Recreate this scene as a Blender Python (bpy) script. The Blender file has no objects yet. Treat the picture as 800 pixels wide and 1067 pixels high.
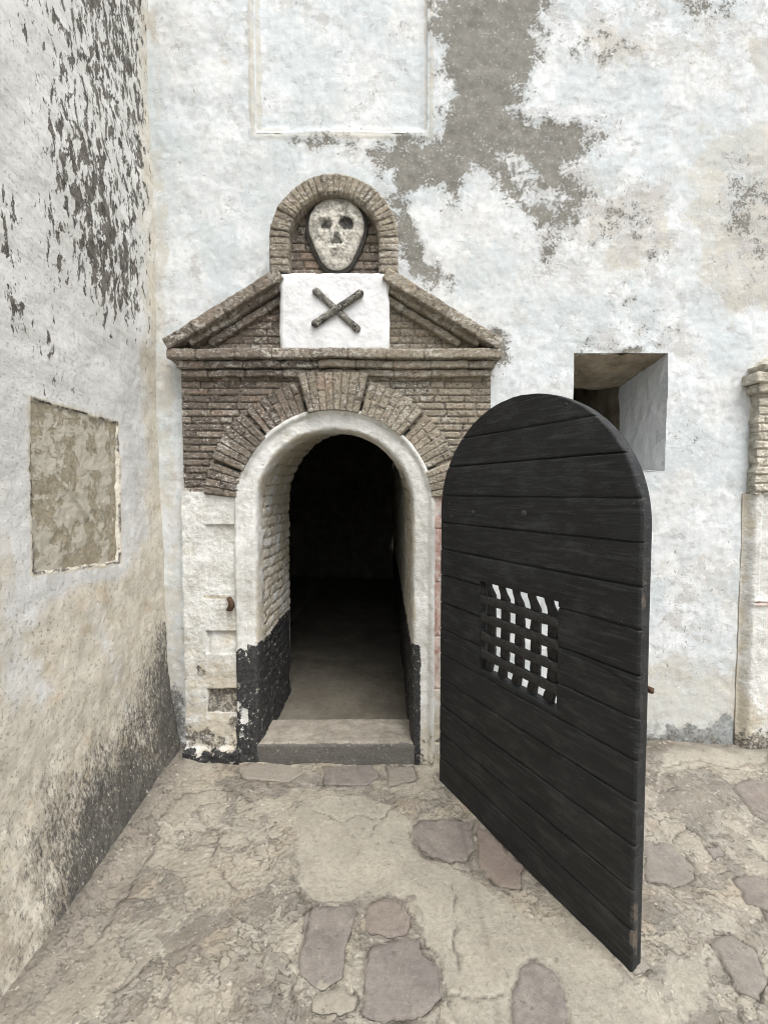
import bpy, math, numpy as np
from mathutils import Vector, Matrix
R = math.radians
C = bpy.context.scene.collection
rng = np.random.default_rng(7)

# ------------------------------------------------------------------ camera
F, PIT, D, H = 463.355, 0.0441, 2.5026, 1.55
cam = bpy.data.objects.new('camera', bpy.data.cameras.new('camera')); C.objects.link(cam)
cam.location = (0, -D, H); cam.rotation_euler = (math.pi/2 - PIT, 0, 0)
cam.data.sensor_fit = 'HORIZONTAL'; cam.data.sensor_width = 36
cam.data.lens = F/800*36; cam.data.clip_end = 500; cam.data.clip_start = .02
bpy.context.scene.camera = cam
cP, sP = math.cos(PIT), math.sin(PIT)
def ray(px, py):
    px = np.asarray(px, float); py = np.asarray(py, float)
    a = (px-400)/F; b = -(py-533.5)/F
    return a, cP + b*sP, -sP + b*cP          # x, y, z
def at(px, py, Y=0.0):                       # a point of the plane y = Y  -> (x, z)
    a, b, c = ray(px, py); t = (Y+D)/b
    return a*t, H + c*t
def ax(px, py, Y=0.): return float(at(px, py, Y)[0])
def az(px, py, Y=0.): return float(at(px, py, Y)[1])
def floor_at(px, py, z=0.0):
    a, b, c = ray(px, py); t = (z-H)/c
    return a*t, -D + b*t
def side_at(px, py, X):                      # a point of the plane x = X -> (y, z)
    a, b, c = ray(px, py); t = X/a
    return -D + b*t, H + c*t

# ------------------------------------------------------------------ numpy noise
def _h(i, j, s):
    n = (i.astype(np.int64)*374761393 + j.astype(np.int64)*668265263 + s*982451653) & 0xffffffff
    n = ((n ^ (n >> 13))*1274126177) & 0xffffffff
    return ((n ^ (n >> 16)) & 0xffffff)/float(0xffffff)
def pn(x, y, s=0):
    x, y = np.broadcast_arrays(np.asarray(x, float), np.asarray(y, float))
    i, j = np.floor(x), np.floor(y); fx, fy = x-i, y-j
    u, v = fx*fx*fx*(fx*(fx*6-15)+10), fy*fy*fy*(fy*(fy*6-15)+10)
    def g(di, dj):
        a = _h(i+di, j+dj, s)*2*math.pi
        return np.cos(a)*(fx-di) + np.sin(a)*(fy-dj)
    a = g(0, 0)*(1-u)+g(1, 0)*u; b = g(0, 1)*(1-u)+g(1, 1)*u
    return (a*(1-v)+b*v)*1.4
def fbm(x, y, o=4, s=0, r=.5):
    t = 0; a = 1.
    for k in range(o): t = t + a*pn(x*2**k+17.3*k, y*2**k-9.1*k, s+k*13); a *= r
    return t
def ss(a, b, x):
    t = np.clip((x-a)/(b-a), 0, 1); return t*t*(3-2*t)
def poly_sd(x, y, P):                        # signed distance, negative inside
    P = np.asarray(P, float); d = np.full(x.shape, 1e9); ins = np.zeros(x.shape, bool)
    for k in range(len(P)):
        a, b = P[k], P[(k+1) % len(P)]; e = b-a
        t = np.clip(((x-a[0])*e[0]+(y-a[1])*e[1])/(e@e+1e-12), 0, 1)
        d = np.minimum(d, np.hypot(x-a[0]-t*e[0], y-a[1]-t*e[1]))
        if a[1] != b[1]:
            c = ((a[1] > y) != (b[1] > y)) & (x < (b[0]-a[0])*(y-a[1])/(b[1]-a[1])+a[0]); ins ^= c
    return np.where(ins, -d, d)
def line_d(x, y, P):
    P = np.asarray(P, float); d = np.full(x.shape, 1e9)
    for k in range(len(P)-1):
        a, b = P[k], P[k+1]; e = b-a
        t = np.clip(((x-a[0])*e[0]+(y-a[1])*e[1])/(e@e+1e-12), 0, 1)
        d = np.minimum(d, np.hypot(x-a[0]-t*e[0], y-a[1]-t*e[1]))
    return d
def lin(a, b, step, extra=()):
    n = max(2, int(round((b-a)/step))+1); g = list(np.linspace(a, b, n))
    for e in extra:
        k = int(np.argmin([abs(t-e) for t in g]))
        if 0 < k < len(g)-1: g[k] = e
        elif a < e < b: g.append(e)
    return np.array(sorted(set(g)))

# ------------------------------------------------------------------ objects
def raw_mesh(name, V, quads, mat, parent=None, attrs=None, smooth=None, tris=None):
    me = bpy.data.meshes.new(name); V = np.asarray(V, np.float32); quads = np.asarray(quads, np.int32).reshape(-1, 4)
    me.vertices.add(len(V)); me.vertices.foreach_set('co', V.ravel())
    me.loops.add(quads.size); me.loops.foreach_set('vertex_index', quads.ravel())
    me.polygons.add(len(quads)); me.polygons.foreach_set('loop_start', np.arange(len(quads), dtype=np.int32)*4)
    me.update(calc_edges=True)
    me.polygons.foreach_set('use_smooth', np.ones(len(quads), bool) if smooth is None else smooth)
    for k, a in (attrs or {}).items():
        at_ = me.attributes.new(k, 'FLOAT', 'POINT'); at_.data.foreach_set('value', np.asarray(a, np.float32).ravel())
    me.materials.append(mat); me.update()
    o = bpy.data.objects.new(name, me); C.objects.link(o)
    if parent is not None: o.parent = parent
    return o
def slab(name, P, out, mat, parent=None, mask=None, attrs=None, back=None, skirt=None, closed_back=False):
    """relief surface P (n,m,3) with real thickness: `back` = offset vector or array for the skirt"""
    n, m = P.shape[:2]; attrs = dict(attrs or {})
    if mask is None: mask = np.ones((n-1, m-1), bool)
    idx = np.arange(n*m).reshape(n, m)
    q = np.stack([idx[:-1, :-1], idx[1:, :-1], idx[1:, 1:], idx[:-1, 1:]], -1)
    Q = q[mask]
    Vf = P.reshape(-1, 3)
    e1 = Vf[Q[:, 1]]-Vf[Q[:, 0]]; e2 = Vf[Q[:, 3]]-Vf[Q[:, 0]]
    nn = np.cross(e1, e2).mean(0)
    flip = callable(out) is False and nn @ np.asarray(out) < 0
    if flip: Q = Q[:, ::-1]
    V = [Vf]; quads = [Q]; A = {k: [np.asarray(a).reshape(-1)] for k, a in attrs.items()}
    if back is not None:
        Bf = (P+np.asarray(back)).reshape(-1, 3) if np.ndim(back) == 1 else back.reshape(-1, 3)
        pm = np.pad(mask, 1); ed = []
        h = pm[1:, 1:-1] != pm[:-1, 1:-1]            # edges along j between rows -> (n, m-1)
        ii, jj = np.nonzero(h); up = pm[1:, 1:-1][ii, jj]
        a, b = idx[ii, jj], idx[ii, jj+1]; ed.append(np.stack([np.where(up, a, b), np.where(up, b, a)], 1))
        v = pm[1:-1, 1:] != pm[1:-1, :-1]
        ii, jj = np.nonzero(v); up = pm[1:-1, 1:][ii, jj]
        a, b = idx[ii, jj], idx[ii+1, jj]; ed.append(np.stack([np.where(up, b, a), np.where(up, a, b)], 1))
        E = np.concatenate(ed); k = len(E); base = n*m
        V += [Vf[E[:, 0]], Vf[E[:, 1]], Bf[E[:, 1]], Bf[E[:, 0]]]
        r = np.arange(k); S = np.stack([base+r, base+k+r, base+2*k+r, base+3*k+r], 1)
        if flip: S = S[:, ::-1]
        quads.append(S)
        for key in A:
            f = A[key][0]; A[key] += [f[E[:, 0]], f[E[:, 1]], f[E[:, 1]], f[E[:, 0]]]
        if closed_back:
            off = base+4*k; V.append(Bf); quads.append(q[mask][:, ::-1]+off if not flip else q[mask]+off)
            for key in A: A[key].append(A[key][0])
    sm = np.concatenate([np.ones(len(quads[0]), bool)]+[np.zeros(len(x), bool) for x in quads[1:]])
    return raw_mesh(name, np.concatenate(V), np.concatenate(quads), mat, parent, {k: np.concatenate(a) for k, a in A.items()}, sm)
def empty(name, loc, label=None, cat=None, group=None, rz=0):
    o = bpy.data.objects.new(name, None); C.objects.link(o); o.location = loc; o.rotation_euler = (0, 0, rz)
    o.empty_display_size = .1
    if label: o['label'] = label
    if cat: o['category'] = cat
    if group: o['group'] = group
    bpy.context.view_layer.update()
    return o
def adopt(o, parent):                         # part built in world coordinates -> child of its thing
    o.parent = parent; L = Vector(parent.location)
    co = np.empty(len(o.data.vertices)*3, np.float32); o.data.vertices.foreach_get('co', co)
    o.data.vertices.foreach_set('co', (co.reshape(-1, 3)-np.array(L, np.float32)).ravel()); o.data.update()
    return o

# ------------------------------------------------------------------ materials
class M:
    def __init__(s, name, obj=False, rough=.85, spec=.3):
        s.m = bpy.data.materials.new(name); s.m.use_nodes = True; s.t = s.m.node_tree; s.t.nodes.clear()
        s.o = s.n('ShaderNodeOutputMaterial'); s.b = s.n('ShaderNodeBsdfPrincipled')
        s.t.links.new(s.b.outputs[0], s.o.inputs[0])
        s.b.inputs['Roughness'].default_value = rough; s.b.inputs['Specular IOR Level'].default_value = spec
        s.P = s.n('ShaderNodeTexCoord').outputs['Object'] if obj else s.n('ShaderNodeNewGeometry').outputs['Position']
    def n(s, k): return s.t.nodes.new(k)
    def L(s, v, sock):
        if isinstance(v, bpy.types.NodeSocket): s.t.links.new(v, sock)
        elif isinstance(v, (tuple, list)) and len(v) == 3 and sock.type == 'RGBA': sock.default_value = (*v, 1)
        else: sock.default_value = v
    def noise(s, sc, det=4, ro=.55, st=None, v=None, dist=0, off=None):
        n = s.n('ShaderNodeTexNoise'); n.inputs['Scale'].default_value = sc; n.inputs['Detail'].default_value = min(det, max(1.2, math.log2(900/sc)))
        n.inputs['Roughness'].default_value = ro; n.inputs['Distortion'].default_value = dist
        v = v or s.P
        if st or off:
            mp = s.n('ShaderNodeMapping'); s.L(v, mp.inputs[0])
            mp.inputs['Scale'].default_value = st or (1, 1, 1); mp.inputs['Location'].default_value = off or (0, 0, 0); v = mp.outputs[0]
        s.L(v, n.inputs['Vector']); return n.outputs['Fac']
    def vor(s, sc, feat='DISTANCE_TO_EDGE', st=None, v=None, rnd=1):
        n = s.n('ShaderNodeTexVoronoi'); n.feature = feat; n.inputs['Scale'].default_value = sc; n.inputs['Randomness'].default_value = rnd
        v = v or s.P
        if st:
            mp = s.n('ShaderNodeMapping'); s.L(v, mp.inputs[0]); mp.inputs['Scale'].default_value = st; v = mp.outputs[0]
        s.L(v, n.inputs['Vector']); return n.outputs['Distance'] if feat != 'COL' else n.outputs['Color']
    def warp(s, sc, amt, det=3):
        n = s.n('ShaderNodeTexNoise'); n.inputs['Scale'].default_value = sc; n.inputs['Detail'].default_value = det; s.L(s.P, n.inputs['Vector'])
        a = s.n('ShaderNodeVectorMath'); a.operation = 'SUBTRACT'; s.L(n.outputs['Color'], a.inputs[0]); a.inputs[1].default_value = (.5, .5, .5)
        b = s.n('ShaderNodeVectorMath'); b.operation = 'SCALE'; s.L(a.outputs[0], b.inputs[0]); b.inputs['Scale'].default_value = amt
        c = s.n('ShaderNodeVectorMath'); c.operation = 'ADD'; s.L(s.P, c.inputs[0]); s.L(b.outputs[0], c.inputs[1]); return c.outputs[0]
    def f(s, op, a, b=0., c=None):
        n = s.n('ShaderNodeMath'); n.operation = op; s.L(a, n.inputs[0]); s.L(b, n.inputs[1])
        if c is not None: s.L(c, n.inputs[2])
        return n.outputs[0]
    def add(s, *a):
        r = a[0]
        for x in a[1:]: r = s.f('ADD', r, x)
        return r
    def mul(s, a, b): return s.f('MULTIPLY', a, b)
    def sm(s, a, b, x, lo=0., hi=1.):
        n = s.n('ShaderNodeMapRange'); n.interpolation_type = 'SMOOTHSTEP'; s.L(x, n.inputs[0])
        n.inputs[1].default_value = a; n.inputs[2].default_value = b; n.inputs[3].default_value = lo; n.inputs[4].default_value = hi
        return n.outputs[0]
    def mix(s, fac, a, b, mode='MIX'):
        n = s.n('ShaderNodeMix'); n.data_type = 'RGBA'; n.blend_type = mode; s.L(fac, n.inputs[0]); s.L(a, n.inputs[6]); s.L(b, n.inputs[7]); return n.outputs[2]
    def at(s, name):
        n = s.n('ShaderNodeAttribute'); n.attribute_name = name; return n.outputs['Fac']
    def xyz(s, v=None):
        n = s.n('ShaderNodeSeparateXYZ'); s.L(v or s.P, n.inputs[0]); return n.outputs
    def done(s, col, hgt, dist=.004, strength=1., rough=None):
        s.L(col, s.b.inputs['Base Color'])
        if hgt is not None:
            b = s.n('ShaderNodeBump'); b.inputs['Distance'].default_value = dist; b.inputs['Strength'].default_value = strength
            s.L(hgt, b.inputs['Height']); s.L(b.outputs[0], s.b.inputs['Normal'])
        if rough is not None: s.L(rough, s.b.inputs['Roughness'])
        return s.m

def mat_front():
    m = M('whitewashed_plaster')
    z = m.xyz()[2]
    W = m.warp(3.5, .10)
    big = m.noise(1.1, 5, .6); mid = m.noise(5, 7, .62, v=W); fine = m.noise(38, 6, .65); grit = m.noise(170, 3, .6)
    c = m.mix(m.sm(.35, .65, mid), (.60, .64, .66), (.76, .785, .79))
    c = m.mix(m.mul(m.sm(.40, .62, m.noise(2.3, 6, .65, off=(4, 1, 2))), .6), c, (.64, .64, .62))
    # worn thin wash: older cream and grey coats showing through
    k = m.add(m.at('cream'), m.mul(m.f('SUBTRACT', m.noise(4.5, 7, .68, v=W, off=(7, 3, 1)), .5), 1.5))
    cm = m.f('MAXIMUM', m.sm(.30, .80, k, 0, .6), m.mul(m.sm(.44, .62, k), m.sm(.36, .56, m.noise(9, 7, .75, off=(5, 1, 5)), .65, 1.))); c = m.mix(m.mul(cm, .8), c, m.mix(fine, (.38, .35, .285), (.62, .59, .50)))
    k2 = m.add(m.noise(7, 8, .75, v=W, off=(2, 9, 4)), m.mul(m.at('worn'), .10)); tw = m.sm(.555, .62, k2); c = m.mix(m.mul(tw, .7), c, m.mix(fine, (.38, .37, .35), (.60, .59, .57)))
    # bare grey render where the wash has fallen
    g = m.add(m.at('grey'), m.mul(m.f('SUBTRACT', m.noise(7, 7, .74, off=(1, 5, 8)), .5), 2.1), m.mul(m.f('SUBTRACT', m.noise(75, 5, .75), .5), 1.0))
    gm = m.sm(.50, .57, g)
    gc = m.mix(m.sm(.3, .7, m.noise(14, 6, .6)), (.152, .147, .124), (.225, .217, .187))
    gc = m.mix(m.sm(.66, .70, m.noise(85, 4, .65)), gc, (.6, .6, .58))
    c = m.mix(m.mul(m.sm(.27, .50, g), .42), c, (.36, .355, .335)); gm = m.sm(.485, .60, g); c = m.mix(gm, c, gc)
    # scaly curls and hairline cracks
    st = m.noise(22, 5, .6, st=(1, 1, .8), v=m.warp(9, .12), off=(3, 3, 3))
    ln = m.mul(m.sm(.030, .0, m.f('ABSOLUTE', m.f('SUBTRACT', st, .5))), m.sm(.54, .64, m.noise(3.5, 4, .6, off=(9, 9, 1))))
    c = m.mix(m.mul(ln, .35), c, (.34, .33, .31))
    chip = m.sm(.655, .69, m.add(m.noise(30, 6, .66, st=(1, 1, .75), off=(5, 5, 5)), m.mul(m.at('worn'), .05))); c = m.mix(m.mul(chip, .8), c, (.25, .235, .20))
    # splashed dirt at the foot
    d = m.add(m.at('dirt'), m.mul(m.f('SUBTRACT', m.noise(11, 7, .72), .5), 1.5))
    dm = m.sm(.5, .72, d); c = m.mix(m.mul(dm, .9), c, m.mix(m.sm(.42, .66, m.noise(60, 5, .7, off=(1, 7, 1))), (.03, .03, .029), (.20, .185, .155)))
    c = m.mix(m.mul(m.sm(.60, .75, grit), .25), c, (.30, .29, .27))
    mo2 = m.noise(15, 7, .7, v=W, off=(6, 6, 2)); ng = m.f('SUBTRACT', 1., m.f('MAXIMUM', gm, m.mul(cm, .5))); c = m.mix(m.mul(ng, m.sm(.46, .66, mo2, 0, .5)), c, (.45, .46, .455)); c = m.mix(m.mul(ng, m.sm(.53, .42, m.noise(2.6, 6, .7, off=(3, 8, 8)), 0, .55)), c, (.50, .56, .575)); c = m.mix(m.sm(.25, .8, fine, 0, .22), c, (.3, .3, .3)); c = m.mix(m.mul(m.sm(.61, .68, m.noise(48, 6, .75, off=(6, 0, 6))), .4), c, (.40, .385, .35)); c = m.mix(m.mul(m.sm(.60, .68, m.noise(60, 6, .75, off=(0, 5, 6))), .5), c, (.80, .82, .83))
    h = m.add(m.mul(mid, 1.5), m.mul(mo2, 1.2), m.mul(fine, 1.), m.mul(grit, .35), m.mul(gm, -.9), m.mul(tw, -.5), m.mul(ln, -.4), m.mul(chip, -.8), m.mul(cm, -.3))
    return m.done(c, h, .0023, .85)
def mat_left():
    m = M('weathered_limewash'); W = m.warp(3, .1); x, y, z = m.xyz()
    mid = m.noise(5, 7, .62, v=W); fine = m.noise(42, 6, .65); grit = m.noise(190, 3, .6)
    brush = m.noise(9, 6, .6, st=(1, .55, 2.6), off=(1, 2, 3))
    c = m.mix(m.sm(.35, .65, mid), (.66, .66, .63), (.80, .80, .775))
    c = m.mix(m.sm(.45, .7, brush, 0, .55), c, (.50, .50, .47))
    k = m.add(m.at('cream'), m.mul(m.f('SUBTRACT', m.noise(4, 7, .66, v=W, off=(7, 3, 1)), .5), 1.2))
    cm = m.sm(.35, .66, k); c = m.mix(m.mul(cm, .88), c, m.mix(m.sm(.3, .7, m.noise(13, 8, .7)), (.54, .49, .39), (.76, .71, .60)))
    och = m.sm(.55, .7, m.noise(6, 6, .6, off=(3, 0, 8))); c = m.mix(m.mul(m.mul(cm, och), m.sm(.2, 1.1, z, .75, .35)), c, (.52, .39, .225)); c = m.mix(m.mul(m.sm(.9, .1, z), m.sm(.40, .66, m.noise(8, 7, .72, off=(9, 9, 3)))), c, (.34, .30, .235))
    # upright flakes fallen off
    fl = m.noise(19, 7, .70, st=(1, 1.55, .68), v=m.warp(8, .07), off=(2, 0, 5))
    g = m.add(m.at('flake'), m.mul(m.f('SUBTRACT', fl, .5), 2.6), -.03); gm = m.sm(.55, .575, g)
    gc = m.mix(m.sm(.35, .65, m.noise(26, 6, .7)), (.045, .040, .036), (.19, .175, .15)); c = m.mix(gm, c, gc)
    rim = m.mul(m.sm(.50, .55, g), m.sm(.60, .555, g)); c = m.mix(m.mul(rim, .35), c, (.10, .09, .08))
    chip = m.sm(.725, .745, m.noise(24, 4, .62, st=(1, 1.6, .6), off=(6, 2, 5))); c = m.mix(m.mul(chip, .85), c, (.15, .14, .12))
    d = m.add(m.at('dirt'), m.mul(m.f('SUBTRACT', m.noise(11, 7, .7, st=(1, 1.4, .8)), .5), .9), m.mul(m.f('SUBTRACT', m.noise(75, 5, .8, st=(1, 1.2, .55), off=(1, 1, 1)), .5), 1.5))
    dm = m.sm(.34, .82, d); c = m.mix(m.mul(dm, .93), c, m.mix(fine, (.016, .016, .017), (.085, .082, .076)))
    bare = m.mul(m.sm(.60, .66, m.noise(40, 5, .7, st=(1, 1.5, .5))), m.sm(.3, .6, d)); c = m.mix(m.mul(bare, .6), c, (.42, .38, .30))
    pit = m.sm(.60, .66, m.noise(75, 4, .65)); c = m.mix(m.mul(pit, m.sm(.2, .7, k, .25, .6)), c, (.22, .195, .15)); c = m.mix(m.mul(m.sm(.60, .66, m.noise(52, 5, .7, st=(1, 1.4, .8), off=(3, 3, 9))), m.sm(.3, .7, k, .1, .6)), c, (.66, .64, .57))
    c = m.mix(m.sm(.3, .8, fine, 0, .2), c, (.3, .29, .26))
    h = m.add(m.mul(mid, 1.0), m.mul(brush, .5), m.mul(fine, 1.1), m.mul(grit, .5), m.mul(gm, -1.6), m.mul(chip, -1.), m.mul(pit, -.6), m.mul(bare, .6))
    return m.done(c, h, .0031, .9)
def mat_brick(name, pale=0.):
    m = M(name); x, y, z = m.xyz(); b = m.at('brick'); mo = m.at('mortar'); tn = m.at('tone')
    fine = m.noise(45, 6, .7); grit = m.noise(150, 4, .7); mid = m.noise(7, 6, .65)
    t = m.add(tn, .09, m.mul(m.f('SUBTRACT', mid, .5), .9))
    dark = m.mix(b, (.145, .125, .104), (.29, .240, .190)); tan = m.mix(b, (.28, .245, .188), (.42, .37, .285))
    c = m.mix(m.sm(.25, .75, t), dark, tan)
    red = m.mul(m.sm(.84, .88, b), m.sm(.48, .62, mid)); c = m.mix(m.mul(red, .32), c, (.22, .085, .05))
    c = m.mix(m.sm(.3, .75, fine, 0, .5), c, (.085, .07, .055))
    wh = m.sm(.585, .68, m.add(m.mul(grit, .35), m.mul(m.noise(42, 6, .78, st=(.8, 1, 1.3), off=(4, 4, 4)), .75), m.mul(m.f('SUBTRACT', m.noise(6, 4, .6, off=(2, 8, 1)), .5), .35), m.mul(m.at('white'), .06)))
    c = m.mix(m.mul(wh, .85), c, (.58, .55, .49))
    mc = m.mix(m.sm(.45, .7, m.noise(30, 4, .6)), (.065, .055, .045), (.25, .22, .18)); c = m.mix(m.mul(mo, m.sm(.3, .8, t, .92, .55)), c, mc)
    pit = m.sm(.60, .66, m.noise(70, 4, .65)); c = m.mix(m.mul(pit, .7), c, (.03, .026, .022))
    if pale: c = m.mix(m.sm(.35, .6, m.noise(16, 6, .7), pale*.3, pale), c, (.70, .66, .56))
    h = m.add(m.mul(fine, 1.6), m.mul(grit, .9), m.mul(pit, -1.2), m.mul(wh, .5), m.mul(mid, 1.2))
    return m.done(c, h, .005, 1.)
def mat_trim():                               # whitewash of the door surround with black tar dado
    m = M('thick_whitewash'); mid = m.noise(6, 7, .62, v=m.warp(4, .08)); fine = m.noise(48, 6, .65); grit = m.noise(180, 3, .6)
    c = m.mix(m.sm(.3, .7, mid), (.56, .56, .53), (.75, .755, .735)); c = m.mix(m.sm(.47, .68, m.noise(13, 7, .7, off=(8, 8, 8)), 0, .55), c, (.36, .345, .30))
    k = m.add(m.at('cream'), m.mul(m.f('SUBTRACT', m.noise(8, 7, .68, off=(1, 1, 7)), .5), 1.3)); cm = m.sm(.4, .7, k)
    c = m.mix(m.mul(cm, .8), c, m.mix(fine, (.34, .29, .20), (.60, .54, .42)))
    gr = m.add(m.at('grey'), m.mul(m.f('SUBTRACT', m.noise(22, 8, .72), .5), 1.6)); gm = m.sm(.5, .6, gr)
    c = m.mix(m.mul(gm, .92), c, m.mix(m.sm(.42, .62, m.noise(60, 5, .7, off=(2, 2, 9))), (.06, .055, .048), (.34, .31, .26)))
    pk = m.add(m.at('pink'), m.mul(m.f('SUBTRACT', m.noise(15, 6, .7, off=(3, 3, 0)), .5), 1.)); c = m.mix(m.mul(m.sm(.4, .7, pk), .8), c, m.mix(m.sm(.38, .6, m.noise(12, 7, .7, st=(1, 1, .5), off=(6, 6, 6))), (.33, .12, .085), (.66, .54, .48)))
    chip = m.sm(.70, .73, m.noise(38, 4, .6)); c = m.mix(m.mul(chip, .6), c, (.26, .23, .18))
    bk = m.add(m.at('black'), m.mul(m.f('SUBTRACT', m.noise(16, 7, .72, off=(5, 0, 2)), .5), 1.1)); bm = m.sm(.5, .53, bk)
    bc = m.mix(m.sm(.4, .75, fine), (.014, .015, .018), (.045, .047, .05))
    bc = m.mix(m.mul(m.sm(.58, .64, m.noise(30, 7, .75, off=(8, 1, 1))), .85), bc, (.42, .39, .33)); c = m.mix(bm, c, bc)
    c = m.mix(m.sm(.35, .8, grit, 0, .2), c, (.28, .27, .24))
    h = m.add(m.mul(mid, 2.), m.mul(fine, 1.3), m.mul(grit, .4), m.mul(gm, -1.), m.mul(chip, -.8), m.mul(bm, .3), m.mul(cm, -.3))
    return m.done(c, h, .005, .95, m.sm(0, 1, bm, .85, .6))
def mat_plaque():
    m = M('fresh_white_paint'); fine = m.noise(60, 5, .6); mid = m.noise(9, 6, .6)
    c = m.mix(m.sm(.3, .7, mid), (.63, .64, .65), (.745, .75, .755)); c = m.mix(m.sm(.72, .78, m.noise(30, 5, .6)), c, (.5, .48, .45))
    e = m.sm(.45, .75, m.add(m.at('grey'), m.mul(m.f('SUBTRACT', m.noise(40, 6, .7), .5), .8))); c = m.mix(m.mul(e, .6), c, (.35, .32, .27))
    return m.done(c, m.add(m.mul(fine, 1.2), m.mul(mid, 2.)), .004, .7)
def mat_skull(name='painted_relief'):
    m = M(name); fine = m.noise(70, 6, .7); mid = m.noise(26, 7, .7)
    c = m.mix(m.sm(.35, .6, mid), (.20, .19, .165), (.60, .575, .51)); c = m.mix(m.sm(.52, .66, fine), c, (.64, .62, .56))
    d = m.sm(.3, .72, m.add(m.at('dark'), m.mul(m.f('SUBTRACT', mid, .5), 1.0), m.mul(m.f('SUBTRACT', fine, .5), .5))); c = m.mix(d, c, m.mix(fine, (.018, .017, .016), (.09, .085, .075)))
    return m.done(c, m.add(fine, mid), .004, .9)
def mat_bone():
    m = M('worn_relief_paint'); fine = m.noise(90, 6, .7); mid = m.noise(30, 5, .6)
    c = m.mix(m.sm(.35, .6, mid), (.04, .039, .035), (.17, .165, .145)); c = m.mix(m.sm(.54, .64, fine), c, (.48, .45, .39))
    return m.done(c, m.add(fine, mid), .003, .8)
def mat_door():
    m = M('black_tarred_oak', obj=True, rough=.6, spec=.3)
    g = m.noise(20, 7, .6, st=(.28, 1, 3.2), dist=.4); g2 = m.noise(60, 5, .65, st=(.12, 1, 2.6)); fine = m.noise(110, 4, .6); mid = m.noise(4, 6, .6)
    b = m.at('brick')
    c = m.mix(m.sm(.35, .65, mid), (.0105, .0115, .0125), (.020, .0215, .0225)); c = m.mix(m.mul(b, .5), c, (.013, .0135, .014))
    c = m.mix(m.mul(m.sm(.52, .64, g), .5), c, (.05, .051, .051))
    c = m.mix(m.mul(m.sm(.48, .66, m.noise(9, 7, .78, st=(.6, 1, 1.3), off=(1, 2, 3))), .45), c, (.060, .062, .062)); c = m.mix(m.mul(m.mul(m.sm(.62, .67, m.noise(26, 6, .7, st=(.5, 1, 1.6), off=(4, 4, 4))), m.sm(.5, .6, m.noise(3, 4, .6, off=(7, 7, 7)))), .45), c, (.13, .13, .12))
    c = m.mix(m.mul(m.sm(.70, .74, m.noise(48, 5, .6, st=(.3, 1, 1))), .5), c, (.16, .155, .145))
    w = m.add(m.at('wear'), m.mul(m.f('SUBTRACT', m.noise(18, 8, .7), .5), 1.1)); wm = m.sm(.5, .7, w)
    c = m.mix(m.mul(wm, .75), c, m.mix(g2, (.05, .042, .035), (.20, .165, .13)))
    h = m.add(m.mul(g, .9), m.mul(g2, .9), m.mul(fine, .5), m.mul(wm, -.3))
    return m.done(c, h, .0032, .9, m.sm(.3, .7, mid, .46, .64))
def mat_iron():
    m = M('tarred_wrought_iron', obj=True, rough=.55, spec=.35); a = m.noise(28, 6, .7); b = m.noise(90, 4, .6)
    c = m.mix(a, (.008, .008, .008), (.050, .049, .047)); c = m.mix(m.mul(m.sm(.60, .68, b), .45), c, (.12, .10, .08))
    return m.done(c, m.add(m.mul(a, 2.), b), .006, 1.)
def mat_rust():
    m = M('rusty_iron', rough=.8); a = m.noise(60, 6, .7); c = m.mix(a, (.03, .02, .015), (.13, .07, .04)); return m.done(c, a, .003, 1.)
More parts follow.
